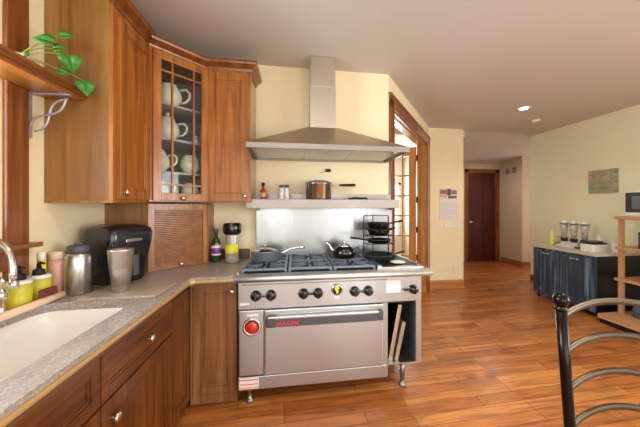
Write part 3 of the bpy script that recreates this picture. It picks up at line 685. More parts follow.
# rounded front rail
pr = [(0.03, 0.868), (-0.03, 0.868), (-0.052, 0.876), (-0.058, 0.892), (-0.052, 0.908), (-0.035, 0.916), (0.03, 0.918)]
t_ = bmesh.new(); A_ = [t_.verts.new((-0.402, YF+y, z)) for y, z in pr]; B_ = [t_.verts.new((1.035, YF+y, z)) for y, z in pr]
for i in range(len(pr)): 
    f = t_.faces.new((A_[i], A_[(i+1) % len(pr)], B_[(i+1) % len(pr)], B_[i])); f.smooth = i < 6
t_.faces.new(A_[::-1]); t_.faces.new(B_); b = MB(); b._merge(t_); b.build('front_rail', M['steel_r'], rg, True)
b = MB(); 
for k in range(64): b.box(L_+0.03+k*0.0165, L_+0.037+k*0.0165, YF-0.0065, YF-0.0035, 0.842, 0.852)
v = b.build('vent_slots', M['dark'], rg, True)
# cooktop
b = MB(); b.box(-0.398, 1.0, YF+0.03, 2.70, 0.900, 0.9145, 0.002).box(-0.398, -0.385, YF+0.03, 2.70, 0.914, 0.930, 0.002).box(0.630, 0.664, YF+0.03, 2.70, 0.9145, 0.944, 0.003).box(0.664, 0.985, YF+0.03, YF+0.075, 0.9145, 0.930, 0.002).box(0.985, 1.000, YF+0.03, 2.70, 0.914, 0.930, 0.002)
b.build('cooktop', M['steel_y'], rg, True)
MB().box(-0.38, 0.63, YF+0.035, 2.69, 0.9148, 0.917).build('drip_tray', M['dark'], rg, True)
MB().box(0.666, 0.982, YF+0.078, 2.69, 0.9148, 0.926, 0.002).build('griddle_plate', M['blackm'], rg, True)
g0 = None
for i in range(3):
    for j in range(2):
        x0 = -0.376+i*0.335; y0 = YF+0.045+j*0.295; W_, Dp = 0.325, 0.285; cx_, cy_ = x0+W_/2, y0+Dp/2; z0, z1 = 0.930, 0.948
        b = MB()
        b.box(x0, x0+W_, y0, y0+0.022, z0, z1, 0.004).box(x0, x0+W_, y0+Dp-0.022, y0+Dp, z0, z1, 0.004).box(x0, x0+0.022, y0+0.02, y0+Dp-0.02, z0, z1, 0.004).box(x0+W_-0.022, x0+W_, y0+0.02, y0+Dp-0.02, z0, z1, 0.004)
        for a in range(8):
            th = a*PI/4+PI/8*0; dx, dy = math.cos(th), math.sin(th); re = 0.125 if a % 2 == 0 else 0.165
            if a % 4 == 2: re = 0.125
            mm = Matrix.Translation((cx_, cy_, 0)) @ Matrix.Rotation(th, 4, 'Z')
            b.box(0.045, re+0.012, -0.009, 0.009, z0, z1+0.002, 0.004, mm)
        for (sx, sy) in ((0, 0), (1, 0), (0, 1), (1, 1)): b.box(x0+sx*(W_-0.02), x0+0.02+sx*(W_-0.02), y0+sy*(Dp-0.02), y0+0.02+sy*(Dp-0.02), 0.9172, z0+0.002)
        b.build('burner_grate', M['iron'], rg, True)
        MB().cyl(0.05, 0.9172, 0.924, (cx_, cy_)).cyl(0.034, 0.924, 0.934, (cx_, cy_)).build('burner', M['blackm'], rg, True)
# back guard and warming shelf
MB().box(-0.345, 0.955, 2.70, 2.735, 0.90, 1.39, 0.002).build('back_guard', M['guard'], rg, True)
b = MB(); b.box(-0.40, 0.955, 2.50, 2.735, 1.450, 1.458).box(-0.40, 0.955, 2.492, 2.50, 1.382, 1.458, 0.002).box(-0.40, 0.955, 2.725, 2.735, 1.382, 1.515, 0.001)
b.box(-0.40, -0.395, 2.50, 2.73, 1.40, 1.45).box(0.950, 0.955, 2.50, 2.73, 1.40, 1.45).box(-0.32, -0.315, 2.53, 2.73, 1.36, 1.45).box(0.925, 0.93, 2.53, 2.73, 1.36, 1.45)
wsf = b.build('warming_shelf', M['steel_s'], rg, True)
# oven door, handle with lettering
od = MB().box(-0.203, 0.657, YF-0.022, YF+0.03, 0.212, 0.668, 0.006).build('oven_door', M['steel'], rg, True)
b = MB(); b.box(-0.180, 0.635, YF-0.050, YF-0.0225, 0.572, 0.622, 0.008); b.box(-0.180, 0.635, YF-0.060, YF-0.030, 0.612, 0.632, 0.006)
oh = b.build('oven_handle', M['steel'], od, True)
MB().box(-0.195, -0.115, YF-0.062, YF-0.0226, 0.556, 0.634, 0.016).box(0.605, 0.650, YF-0.062, YF-0.0226, 0.560, 0.634, 0.012).box(-0.115, 0.605, YF-0.058, YF-0.0515, 0.560, 0.611, 0.003).build('handle_grip', M['grey'], od, True)
f = bpy.data.curves.new('brand_lettering', 'FONT'); f.body = 'VULCAN'; f.size = 0.036; f.extrude = 0.001; f.offset = 0.001; f.space_character = 1.12; f.align_x = 'LEFT'
fo = bpy.data.objects.new('brand_lettering', f); C.objects.link(fo); fo.parent = od; f.materials.append(plain('red_lettering', 'E8304C', 0.4, noise=0))
fo.rotation_euler = (PI/2, 0, 0); fo.location = Vector((-0.120, YF-0.0585, 0.573))-rg.location
bpy.context.view_layer.update()
lm = bpy.data.meshes.new_from_object(fo); lo_ = bpy.data.objects.new('lettering', lm); C.objects.link(lo_); lo_.parent = od; lo_.location = fo.location; lo_.rotation_euler = fo.rotation_euler; bpy.data.objects.remove(fo)
# left panel with dial
sp = MB().box(-0.375, -0.212, YF-0.012, YF+0.03, 0.215, 0.668, 0.005).build('thermostat_panel', M['steel_z'], rg, True)
mk = Matrix.Translation((-0.290, YF-0.012, 0.556)) @ Matrix.Rotation(PI/2, 4, 'X')
MB(mk).lathe([(0, 0), (0.064, 0), (0.064, 0.008), (0.056, 0.013), (0.046, 0.008), (0.0, 0.008)], seg=36).build('dial_bezel', M['chrome'], sp, True)
MB(mk).lathe([(0.0415, 0.0085), (0.0465, 0.0085), (0.0465, 0.0105), (0.0415, 0.0105)], seg=36).build('dial_groove', M['blackm'], sp, True)
MB(mk).lathe([(0, 0.008), (0.041, 0.008), (0.041, 0.022), (0.037, 0.026), (0, 0.026)], seg=36).box(-0.006, 0.006, -0.03, 0.03, 0.026, 0.034, 0.002).build('dial_knob', M['red'], sp, True)
MB().box(-0.325, -0.245, YF-0.0132, YF-0.0118, 0.628, 0.645).build('white_label', M['white'], sp, True)
MB().box(L_, 0.690, YF-0.008, YF+0.03, 0.112, 0.203, 0.004).build('bottom_panel', M['steel'], rg, True)
b = MB(); b.box(-0.375, -0.245, YF-0.0095, YF-0.0078, 0.122, 0.196); lb = b.build('warning_label', M['paper'], rg, True)
MB().box(-0.372, -0.248, YF-0.0102, YF-0.0094, 0.180, 0.188).box(-0.372, -0.248, YF-0.0102, YF-0.0094, 0.150, 0.157).box(-0.372, -0.248, YF-0.0102, YF-0.0094, 0.128, 0.133).build('orange_stripes', M['orange'], lb, True)
# legs
for x, y in ((-0.315, YF+0.05), (0.835, YF+0.05), (-0.315, 2.6), (0.835, 2.6)):
    zt = 0.195 if x > 0 else 0.115
    MB().lathe([(0, 0.0), (0.028, 0.0), (0.030, 0.006), (0.030, 0.018), (0.022, 0.026), (0.016, 0.032), (0.016, 0.070), (0.020, 0.075), (0.020, zt), (0, zt)], (x, y, 0)).build('leg', M['leg'], rg, True)
# knobs in linked pairs, emblem, griddle knob
def range_knob(x, z, r=0.038):
    mk = Matrix.Translation((x, YF-0.004, z)) @ Matrix.Rotation(PI/2, 4, 'X')
    k = MB(mk).lathe([(0, 0), (r, 0), (r, 0.010), (r*0.88, 0.016), (r*0.80, 0.036), (r*0.7, 0.040), (0, 0.040)], seg=28).box(-0.006, 0.006, -r*0.8, r*0.8, 0.036, 0.046, 0.002).build('burner_knob', M['black'], rg, True)
for x in (-0.212, 0.120, 0.495):
    range_knob(x-0.052, 0.770); range_knob(x+0.052, 0.770)
    MB().box(x-0.024, x+0.024, YF-0.030, YF-0.003, 0.762, 0.776, 0.003).build('knob_link', M['black'], rg, True)
range_knob(0.900, 0.765, 0.036)
MB().box(0.82, 0.880, YF-0.030, YF-0.003, 0.760, 0.776, 0.005).build('knob_lever', M['black'], rg, True)
mk = Matrix.Translation((0.312, YF-0.004, 0.787)) @ Matrix.Scale(1.18, 4) @ Matrix.Rotation(PI/2, 4, 'X')
em = MB(mk).lathe([(0, 0), (0.036, 0), (0.036, 0.006), (0.031, 0.009), (0, 0.009)], seg=32).build('round_emblem', M['blackm'], rg, True)
MB(mk).lathe([(0.029, 0.009), (0.035, 0.009), (0.035, 0.0105), (0.029, 0.0105)], seg=32).build('emblem_ring', M['chrome'], em, True)
b = MB(mk); 
for pts in ([(-0.012, 0.022, 0), (0.006, 0.026, 0), (0.014, 0.010, 0), (0.004, 0.004, 0), (0.010, -0.010, 0), (-0.002, -0.026, 0), (-0.008, -0.006, 0), (-0.016, 0.004, 0)],): b.prism([(p[0], p[1]) for p in pts], 0.009, 0.0118)
b.build('emblem_figure', M['yellowp'], em, True)
MB().box(0.292, 0.332, YF-0.0052, YF-0.0038, 0.724, 0.738).build('white_label', M['white'], rg, True); MB().box(L_+0.012, L_+0.075, YF-0.0052, YF-0.0038, 0.705, 0.722).build('white_label', M['white'], rg, True)
MB().box(0.685, 0.800, YF-0.006, YF-0.0038, 0.745, 0.838, 0.0008).build('rating_plate', M['paper'], rg, True)
# trays in the compartment
def tray(x0, x1, z1, name, lab, mat, cy):
    t = thing(name, lab, 'tray', ((x0+x1)/2, cy, 0.2085), 0, 'pans stored in the open range compartment')
    h_ = z1-0.2085; ang = math.atan2(x1-x0, h_); ln = math.hypot(x1-x0, h_)
    mm = Matrix.Translation((-(x1-x0)/2, 0, 0)) @ Matrix.Rotation(ang, 4, 'Y')
    MB(mm).box(0, 0.004, -0.20, 0.20, 0.004, ln, 0.002).build('pan_floor', mat, t)
    MB(mm).box(0.004, 0.030, -0.20, -0.196, 0.004, ln, 0.002).box(0.004, 0.030, 0.196, 0.20, 0.004, ln, 0.002).box(0.004, 0.030, -0.196, 0.196, ln-0.004, ln, 0.002).box(0.004, 0.030, -0.196, 0.196, 0.004, 0.008, 0.002).build('pan_rim', mat, t)
    return t
tray(0.718, 0.800, 0.635, 'sheet_pan', 'aluminium sheet pan leaning in the open range compartment, taller and leftmost', M['nickel'], YF+0.24)
tray(0.765, 0.830, 0.50, 'baking_pan', 'shorter tan grey baking pan leaning at right in the open range compartment', plain('tan_grey_metal', 'B8AC98', 0.35, 0.8), YF+0.235)

# hood
hood = thing('range_hood', 'stainless pyramid range hood with square chimney over the range', 'range hood', (0.28, 2.44, 1.83))
HX0, HX1, HY = -0.345, 0.905, 2.14
t_ = bmesh.new()
lo = [t_.verts.new(p) for p in ((HX0, HY, 1.868), (HX1, HY, 1.868), (HX1, 2.737, 1.868), (HX0, 2.737, 1.868))]
hi = [t_.verts.new(p) for p in ((0.120, 2.47, 2.085), (0.385, 2.47, 2.085), (0.385, 2.737, 2.085), (0.120, 2.737, 2.085))]
for i in range(4): t_.faces.new((lo[i], lo[(i+1) % 4], hi[(i+1) % 4], hi[i]))
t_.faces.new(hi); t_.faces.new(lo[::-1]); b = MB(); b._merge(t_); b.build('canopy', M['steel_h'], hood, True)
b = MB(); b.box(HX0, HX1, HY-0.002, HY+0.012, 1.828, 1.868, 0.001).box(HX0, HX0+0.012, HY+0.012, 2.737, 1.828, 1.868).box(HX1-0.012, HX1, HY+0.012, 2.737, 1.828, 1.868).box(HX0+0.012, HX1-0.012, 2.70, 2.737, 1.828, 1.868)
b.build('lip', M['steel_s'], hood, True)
for k in range(3):
    x0 = HX0+0.05+k*0.385; b = MB().box(x0, x0+0.375, HY+0.06, 2.68, 1.842, 1.852, 0.002)
    for q in range(14): b.box(x0+0.02+q*0.0245, x0+0.034+q*0.0245, HY+0.08, 2.66, 1.838, 1.8425)
    b.build('filter', M['steel_y'], hood, True)
MB().box(HX0+0.012, HX1-0.012, HY+0.012, 2.70, 1.853, 1.866).build('underside', M['steel'], hood, True)
MB().box(0.140, 0.365, 2.49, 2.737, 2.086, 2.45, 0.002).build('chimney', M['steel_hz'], hood, True)
MB().box(0.143, 0.362, 2.493, 2.737, 2.45, 2.717, 0.002).build('chimney_extension', M['steel_hz'], hood, True)

# ------------------------------------------------------------------ pots and things on the range
def pan_prof(r, h_, th=0.003, flare=0.0):
    return [(0, 0), (r-flare-0.01, 0), (r-flare, 0.008), (r, h_-0.004), (r+0.004, h_), (r-th, h_), (r-flare-th, 0.012), (0, th)]
sp_ = thing('saucepan', 'steel saucepan with lid and long handle on left rear burner', 'saucepan', (-0.240, 2.430, 0.951))
MB().lathe(pan_prof(0.112, 0.080)).build('pan_body', plain('blue_grey_steel_pan', 'A8B4C0', 0.3, 0.7), sp_)
MB().lathe([(0, 0.098), (0.05, 0.092), (0.09, 0.078), (0.108, 0.0705), (0.11, 0.074), (0.09, 0.083), (0.05, 0.096), (0, 0.102)]).lathe([(0.0, 0.10), (0.008, 0.10), (0.006, 0.115), (0.018, 0.122), (0.016, 0.13), (0, 0.133)]).build('pan_lid', M['chrome'], sp_)
MB().tube([(0.10, 0, 0.055), (0.15, 0.0, 0.060), (0.20, -0.0, 0.085), (0.26, -0.0, 0.098), (0.33, -0.0, 0.100)], [0.007, 0.008, 0.008, 0.009, 0.010], 10, flat=0.6).build('handle', M['chrome'], sp_)
kt = thing('kettle', 'glossy black tea kettle with steel lid knob on rear middle burner', 'kettle', (0.435, 2.45, 0.951))
MB().lathe([(0, 0), (0.078, 0), (0.092, 0.015), (0.097, 0.045), (0.085, 0.078), (0.055, 0.098), (0.05, 0.10), (0, 0.10)]).build('kettle_body', M['black'], kt)
MB().lathe([(0.052, 0.1005), (0.052, 0.106), (0.03, 0.116), (0.008, 0.120), (0.007, 0.130), (0.016, 0.138), (0.014, 0.148), (0, 0.15)]).build('kettle_lid', M['chrome'], kt)
MB().tube([(-0.075, 0, 0.045), (-0.115, 0, 0.075), (-0.135, 0, 0.115), (-0.160, 0, 0.145)], [0.024, 0.018, 0.012, 0.010], 12).build('spout', M['chrome'], kt)
MB().tube([(0.085, 0, 0.070), (0.125, 0, 0.085), (0.135, 0, 0.06), (0.115, 0, 0.03), (0.092, 0, 0.028)], 0.007, 8).build('handle', M['black'], kt)

# tiered pan rack on the griddle
rk = thing('pan_rack', 'black wire pan rack holding stacked skillets on the griddle', 'pan rack', (0.735, 2.43, 0.927))
b = MB()
for x, y in ((-0.115, 0.06), (-0.01, 0.13), (0.115, 0.06)):
    b.tube([(x, y, 0.0), (x, y, 0.385)], 0.005, 8)
b.tube([(0.13*math.cos(a), 0.13*math.sin(a)*0.95, 0.006) for a in [2*PI*k/24 for k in range(24)]], 0.0045, 8, closed=True)
b.tube([(0.115, 0.06, 0.385), (-0.01, 0.13, 0.385), (-0.115, 0.06, 0.385)], 0.004, 8)
b.build('upright_frame', M['blackm'], rk)
TZ = [0.145, 0.215, 0.275, 0.345]
for z in TZ[:3]:
    b = MB(); b.tube([(-0.115, 0.06, z), (-0.115, -0.07, z), (0.115, -0.07, z), (0.115, 0.06, z)], 0.004, 8); b.tube([(-0.115, 0.02, z), (0.115, 0.02, z)], 0.004, 8)
    b.build('shelf_wire', M['blackm'], rk)
def skillet(loc, rz, r, h_, hl, label, mat, inner=None):
    t = thing('skillet', label, 'skillet', loc, rz, 'skillets on the pan rack')
    MB().lathe(pan_prof(r, h_, 0.003, 0.015)).build('pan_body', mat, t)
    if inner: MB().cyl(r-0.020, 0.004, 0.007, bev=0.001).build('pan_interior', inner, t)
    MB().tube([(r-0.004, 0, h_-0.010), (r+0.05, 0, h_+0.002), (r+hl, 0, h_+0.012)], [0.007, 0.008, 0.010], 10, flat=1.3).build('handle', M['blackm'], t)
    return t
skillet((0.735, 2.415, 0.936), math.radians(4), 0.145, 0.045, 0.10, 'wide skillet with shiny interior at the bottom of the pan rack', plain('grey_skillet', '3A3C40', 0.3, 0.5), M['chrome'])
skillet((0.735, 2.415, 0.927+TZ[0]+0.0052), PI+math.radians(-6), 0.110, 0.034, 0.14, 'shallow black skillet with handle pointing left on lowest rack tier', M['black'])
skillet((0.735, 2.415, 0.927+TZ[1]+0.0052), math.radians(12), 0.102, 0.048, 0.06, 'black skillet with short handle on the middle rack tier', M['black'])
skillet((0.735, 2.415, 0.927+TZ[2]+0.0052), math.radians(3), 0.102, 0.048, 0.12, 'topmost black skillet with handle pointing right on the rack', M['black'])
dsh = MB().lathe([(0, 0.0), (0.03, 0), (0.06, 0.012), (0.064, 0.014), (0.058, 0.016), (0.03, 0.006), (0, 0.005)]).build('spoon_rest', M['cream'], None); dsh.location = (0.845, 2.24, 0.9268)
tag(dsh, 'small white round dish on the griddle beside the pan rack', 'dish')
# on warming shelf
WS = 1.459
hs = thing('hot_sauce_bottle', 'small red sauce bottle with black cap on the warming shelf', 'bottle', (-0.272, 2.60, WS))
MB().lathe([(0, 0), (0.023, 0), (0.024, 0.004), (0.024, 0.075), (0.010, 0.098), (0.010, 0.118), (0, 0.118)]).build('bottle_body', M['amber'], hs)
MB().cyl(0.0245, 0.022, 0.060, bev=0.0005).build('paper_label', plain('faded_red_label', 'E0A08C', 0.6), hs); MB().cyl(0.015, 0.1185, 0.150).build('cap', M['blackm'], hs)
def jar(x, lab):
    t = thing('spice_jar', lab, 'jar', (x, 2.60, WS), 0, 'glass spice jars on the warming shelf')
    MB().lathe([(0, 0), (0.020, 0), (0.022, 0.004), (0.022, 0.098), (0.018, 0.106), (0, 0.106)]).build('jar_body', plain('frosted_jar_glass', 'D8D8D6', 0.15, noise=0.2, scale=40), t)
    MB().cyl(0.021, 0.1065, 0.130).build('jar_lid', M['grey'], t)
jar(-0.112, 'glass spice jar, left of the pair on the warming shelf'); jar(-0.065, 'glass spice jar, right of the pair on the warming shelf')
sp2 = thing('stock_pot', 'shiny steel pot with glass lid and black handle on the warming shelf', 'pot', (0.222, 2.598, WS))
MB().lathe([(0, 0), (0.100, 0), (0.107, 0.008), (0.110, 0.13), (0.114, 0.134), (0.106, 0.134), (0.103, 0.012), (0, 0.004)]).build('pot_body', brushed('warm_polished_steel', 'C8BCA8', 'z', 0.2), sp2)
MB().lathe([(0.112, 0.1345), (0.113, 0.142), (0.10, 0.150), (0.06, 0.162), (0, 0.168), (0, 0.163), (0.06, 0.157), (0.105, 0.139)]).build('glass_lid', plain('grey_lid_glass', '5A6468', 0.08, coat=0.6), sp2)
MB().tube([(0.108, 0, 0.118), (0.15, 0, 0.122), (0.18, 0, 0.122)], 0.0045, 8).build('handle_shank', M['chrome'], sp2)
MB().tube([(0.178, 0, 0.122), (0.20, 0, 0.124), (0.30, 0, 0.126), (0.318, 0, 0.126)], [0.008, 0.010, 0.013, 0.011], 12, flat=1.2).build('handle', M['blackm'], sp2)
sp2.scale = (1.08, 1.08, 1.08)
hk = thing('wall_hook', 'small black hook on the yellow wall above the steel pot', 'hook', (0.325, YB-0.001, 1.745))
MB().box(-0.024, 0.026, -0.020, 0, -0.016, 0.014, 0.006).build('hook_plate', M['blackm'], hk)
MB().tube([(-0.02, -0.012, -0.012), (-0.05, -0.012, -0.022), (-0.085, -0.010, -0.024)], 0.0025, 6).build('hook_wire', M['nickel'], hk)
sl = thing('spatula', 'spatula with dark handle lying on the right of the warming shelf', 'spatula', (0.50, 2.60, WS))
MB().box(-0.14, 0.0, -0.03, 0.03, 0, 0.005, 0.002).build('blade', M['trim_d'], sl); MB().tube([(0.0, 0, 0.007), (0.05, 0, 0.014), (0.18, 0, 0.012)], [0.006, 0.010, 0.009], 10).build('handle', M['blackm'], sl)

# ------------------------------------------------------------------ counter left of the range
CT = 0.9155
ob = thing('oil_bottle', 'dark green bottle with purple label beside the appliance garage', 'bottle', (-0.668, 2.60, CT))
MB().lathe([(0, 0), (0.033, 0), (0.035, 0.006), (0.035, 0.145), (0.028, 0.170), (0.013, 0.195), (0.012, 0.225), (0, 0.225)]).build('bottle_body', M['oil'], ob)
MB().cyl(0.0358, 0.055, 0.13, bev=0.0005).build('label', M['purple'], ob); MB().cyl(0.0362, 0.112, 0.131, bev=0.0005).cyl(0.0362, 0.055, 0.068, bev=0.0005).build('label_border', M['white'], ob)
MB().cyl(0.015, 0.2255, 0.262).build('cap', M['grey'], ob)
pj = thing('canister', 'clear canister with black lid and yellow label left of the range', 'jar', (-0.530, 2.58, CT))
MB().lathe([(0, 0), (0.044, 0), (0.048, 0.006), (0.046, 0.10), (0.050, 0.17), (0.048, 0.175), (0, 0.175)]).build('jar_body', plain('smoky_canister', 'A8A498', 0.1, noise=0.3, scale=20, coat=0.5), pj)
b = MB(); 
for k in range(7):
    a0 = -PI/2-0.9+k*0.28; a1 = a0+0.28; r = 0.0505
    t_ = bmesh.new(); vs = [t_.verts.new((r*math.cos(a), r*math.sin(a), z)) for a, z in ((a0, 0.06), (a1, 0.06), (a1, 0.115), (a0, 0.115))]; t_.faces.new(vs); b._merge(t_)
lo = b.build('label', M['yellowp'], pj); lo.modifiers.new('thickness', 'SOLIDIFY').thickness = 0.001
MB().lathe([(0, 0.1755), (0.052, 0.1755), (0.062, 0.19), (0.062, 0.235), (0.054, 0.248), (0, 0.25)]).box(-0.012, 0.012, -0.064, -0.05, 0.225, 0.252, 0.003).build('lid', M['black'], pj)

pj.scale = (1.22, 1.22, 1.36); ob.scale = (1.12, 1.12, 1.10)
# air fryer
af = thing('air_fryer', 'large black air fryer with basket handle standing against the wooden garage', 'air fryer', (-1.135, 2.040, CT), 0)
FZ = 0.30; rotf = Matrix.Rotation(math.radians(-28), 4, 'Z')
def rrect(hx, hy, r, n=6):
    P = []
    for cx_, cy_, a0 in ((hx-r, hy-r, 0), (-(hx-r), hy-r, PI/2), (-(hx-r), -(hy-r), PI), (hx-r, -(hy-r), 3*PI/2)):
        for k in range(n+1): a = a0+PI/2*k/n; P.append((cx_+r*math.cos(a), cy_+r*math.sin(a)))
    return P
b = MB(rotf); t_ = bmesh.new(); rings = []
for z, hx, hy, dx in ((0, 0.105, 0.105, 0), (0.02, 0.115, 0.118, 0), (0.16, 0.125, 0.128, 0.010), (0.24, 0.132, 0.134, 0.022), (0.315, 0.135, 0.137, 0.028), (0.343, 0.127, 0.130, 0.024), (0.360, 0.105, 0.110, 0.014), (0.366, 0.08, 0.09, 0.008)):
    rings.append([t_.verts.new((x+dx, y, z)) for x, y in rrect(hx, hy, 0.035)])
for a, c in zip(rings, rings[1:]):
    for i in range(len(a)): f = t_.faces.new((a[i], a[(i+1) % len(a)], c[(i+1) % len(a)], c[i])); f.smooth = True
t_.faces.new(rings[0][::-1]); t_.faces.new(rings[-1]); b._merge(t_); b.build('housing', M['fryer'], af)
MB(rotf @ Matrix.Translation((0.0, 0, 0.365))).box(-0.06, 0.075, -0.07, 0.07, 0, 0.004, 0.002).build('control_panel', M['black'], af)
MB(rotf).box(0.105, 0.137, -0.088, 0.088, 0.03, 0.20, 0.01).build('basket_front', M['black'], af)
MB(rotf).box(0.135, 0.180, -0.018, 0.018, 0.05, 0.18, 0.007).build('handle', M['grey'], af)
MB(rotf).box(0.148, 0.161, -0.05, 0.05, 0.262, 0.280, 0.002).build('badge', M['nickel'], af)
cb = tag(MB().box(-1.088, -0.722, 1.622, 1.890, CT, CT+0.016, 0.005).build('cutting_board', M['board'], None, (-0.905, 1.793, CT)), 'speckled stone cutting board on the counter at the sink end', 'cutting board')
tb = thing('tumbler', 'tapered stainless steel tumbler standing on the stone cutting board', 'tumbler', (-0.945, 1.735, CT+0.0165))
MB().lathe([(0, 0), (0.038, 0), (0.041, 0.004), (0.042, 0.10), (0.044, 0.115), (0.055, 0.127), (0.061, 0.225), (0.063, 0.23), (0.060, 0.23), (0.054, 0.135), (0.040, 0.02), (0, 0.015)], seg=40).build('cup_body', plain('tumbler_steel', 'D4D2CE', 0.3, 1.0, 0.02), tb)
fl = thing('insulated_flask', 'wide steel flask with dark grey lid left of the air fryer', 'flask', (-1.185, 1.785, CT))
MB().lathe([(0, 0), (0.056, 0), (0.060, 0.005), (0.060, 0.195), (0.055, 0.215), (0.048, 0.225), (0, 0.225)], seg=40).build('flask_body', plain('flask_steel', 'CCCAC6', 0.32, 1.0, 0.02), fl)
MB().lathe([(0, 0.2255), (0.048, 0.2255), (0.050, 0.23), (0.050, 0.262), (0.045, 0.268), (0, 0.268)]).lathe([(0, 0.2685), (0.02, 0.2685), (0.02, 0.280), (0, 0.282)]).build('flask_lid', M['grey'], fl)
pk = thing('lotion_bottle', 'pink bottle behind the steel flask against the yellow wall', 'bottle', (-1.286, 1.782, CT))
MB().lathe([(0, 0), (0.038, 0), (0.042, 0.008), (0.038, 0.17), (0.034, 0.19), (0, 0.192)]).build('bottle_body', M['pinkb'], pk); MB().cyl(0.036, 0.1925, 0.235).build('cap', M['pink'], pk)
def soap(x, y, lab):
    t = thing('soap_dispenser', lab, 'soap dispenser', (x, y, CT+0.0125), 0, 'yellow soap dispensers behind the sink')
    MB().lathe([(0, 0), (0.042, 0), (0.046, 0.006), (0.046, 0.105), (0, 0.106)]).build('bottle_body', M['yellow'], t)
    MB().lathe([(0.0, 0.1065), (0.0465, 0.1065), (0.047, 0.118), (0.040, 0.124), (0, 0.125)]).build('collar', M['white'], t)
    MB().lathe([(0, 0.1255), (0.026, 0.1255), (0.022, 0.150), (0.010, 0.155), (0.008, 0.178), (0, 0.178)]).tube([(0, 0, 0.178), (0.0, 0, 0.186), (0.034, -0.015, 0.183)], 0.006, 8).build('pump', M['blackm'], t)
soap(-1.278, 1.548, 'yellow pump soap dispenser nearer the faucet behind the sink'); soap(-1.278, 1.655, 'yellow pump soap dispenser beside the pink bottle')
sb = thing('spray_bottle', 'white and yellow bottle behind the right soap dispenser', 'bottle', (-1.3095, 1.714, CT))
MB().lathe([(0, 0), (0.014, 0), (0.016, 0.01), (0.016, 0.17), (0.012, 0.20), (0, 0.20)]).build('bottle_body', M['yellowp'], sb); MB().cyl(0.015, 0.2005, 0.245).build('cap', M['white'], sb)
ro = MB().box(XL+0.004, -1.212, 1.36, 1.705, CT, CT+0.012, 0.004).tube([(-1.212, 1.36, CT+0.018), (-1.212, 1.62, CT+0.018), (-1.208, 1.705, CT+0.018)], 0.0175, 14).build('soap_tray', M['pink'], None, (-1.27, 1.53, CT))
tag(ro, 'cream tray with rounded front lip holding soap dispensers behind the sink', 'tray')
sg = MB(Matrix.Translation((-1.214, 1.625, CT+0.036)) @ Matrix.Rotation(math.radians(88), 4, 'Z')).box(-0.046, 0.046, -0.010, 0.010, 0, 0.040, 0.008).build('sponge', M['maroon'], None, (-1.214, 1.625, CT+0.036))
tag(sg, 'dark red sponge resting on the front lip of the cream soap tray', 'sponge')

# ------------------------------------------------------------------ walls: calendar, switches, outlet, picture, vents
Y4 = 4.498
ca = thing('wall_calendar', 'paper calendar with photo collage above date grid on yellow wall', 'calendar', (2.60, Y4, 1.18))
MB().box(-0.165, 0.165, -0.004, 0, 0, 0.34, 0.0005).build('date_page', M['paper'], ca)
b = MB()
for k in range(1, 6): b.box(-0.15, 0.15, -0.0048, -0.0038, 0.05+k*0.045, 0.0515+k*0.045)
for k in range(8): b.box(-0.15+k*0.0425, -0.1490+k*0.0425, -0.0048, -0.0038, 0.05, 0.275)
b.build('date_grid', M['grey'], ca)
MB().box(-0.165, 0.165, -0.005, 0, 0.342, 0.515, 0.0005).build('photo_page', M['paper'], ca)
for (x0, x1, z0, z1, c_) in ((-0.155, -0.03, 0.42, 0.50, 'A8605A'), (-0.025, 0.045, 0.40, 0.51, '5A4844'), (0.05, 0.155, 0.42, 0.49, '8A6A6E'), (-0.155, -0.03, 0.36, 0.41, 'D8A8A0'), (-0.01, 0.15, 0.35, 0.395, '6E5A50')):
    MB().box(x0, x1, -0.0065, -0.0045, z0, z1).build('photo', plain('calendar_photo_'+c_, c_, 0.5, noise=0.3, scale=40), ca)
sw = thing('switch_plate', 'cream five-gang light switch plate below the calendar', 'light switch', (2.63, Y4, 1.19-0.11))
sw.location = (2.63, Y4, 1.255)
sw.location = (2.66, Y4, 1.07)
MB().box(-0.14, 0.14, -0.006, 0, -0.057, 0.057, 0.003).build('plate', M['cream'], sw)
for k in range(5): MB().box(-0.122+k*0.052, -0.090+k*0.052, -0.0095, -0.0058, -0.033, 0.033, 0.002).build('rocker', M['white'], sw)
ou = thing('wall_outlet', 'cream electrical outlet low on the wall beside the hall', 'outlet', (2.72, Y4, 0.33))
MB().box(-0.035, 0.035, -0.006, 0, -0.057, 0.057, 0.003).build('plate', M['cream'], ou); MB().box(-0.017, 0.017, -0.009, -0.0058, 0.010, 0.036, 0.003).box(-0.017, 0.017, -0.009, -0.0058, -0.036, -0.010, 0.003).build('socket', M['white'], ou)
def picture_mat():
    m, nt, b = new_mat('abstract_landscape_print'); N, L = nt.nodes, nt.links
    tc = N.new('ShaderNodeTexCoord'); mp = N.new('ShaderNodeMapping'); mp.inputs['Scale'].default_value = (1, 5, 16); mp.inputs['Rotation'].default_value = (0.25, 0, 0)
    L.new(tc.outputs['Object'], mp.inputs['Vector']); nz = N.new('ShaderNodeTexNoise'); nz.inputs['Scale'].default_value = 1.2; nz.inputs['Detail'].default_value = 5; L.new(mp.outputs[0], nz.inputs['Vector'])
    cr = N.new('ShaderNodeValToRGB'); el = cr.color_ramp.elements; el[0].position = 0.3; el[0].color = lin('4E8A78'); el[1].position = 0.72; el[1].color = lin('6E9468')
    for p, c_ in ((0.42, '86A878'), (0.5, 'A89078'), (0.56, 'C0A8A0'), (0.62, '7A9A70')): e = el.new(p); e.color = lin(c_)
    L.new(nz.outputs['Fac'], cr.inputs[0]); L.new(cr.outputs[0], b.inputs['Base Color']); b.inputs['Roughness'].default_value = 0.6
    return m
pc = tag(MB().box(XR-0.025, XR-0.001, 3.28, 3.67, 1.59, 1.925, 0.002).build('canvas_picture', picture_mat(), None, (XR-0.012, 3.475, 1.59)), 'small unframed green abstract canvas on the pale right wall', 'picture')
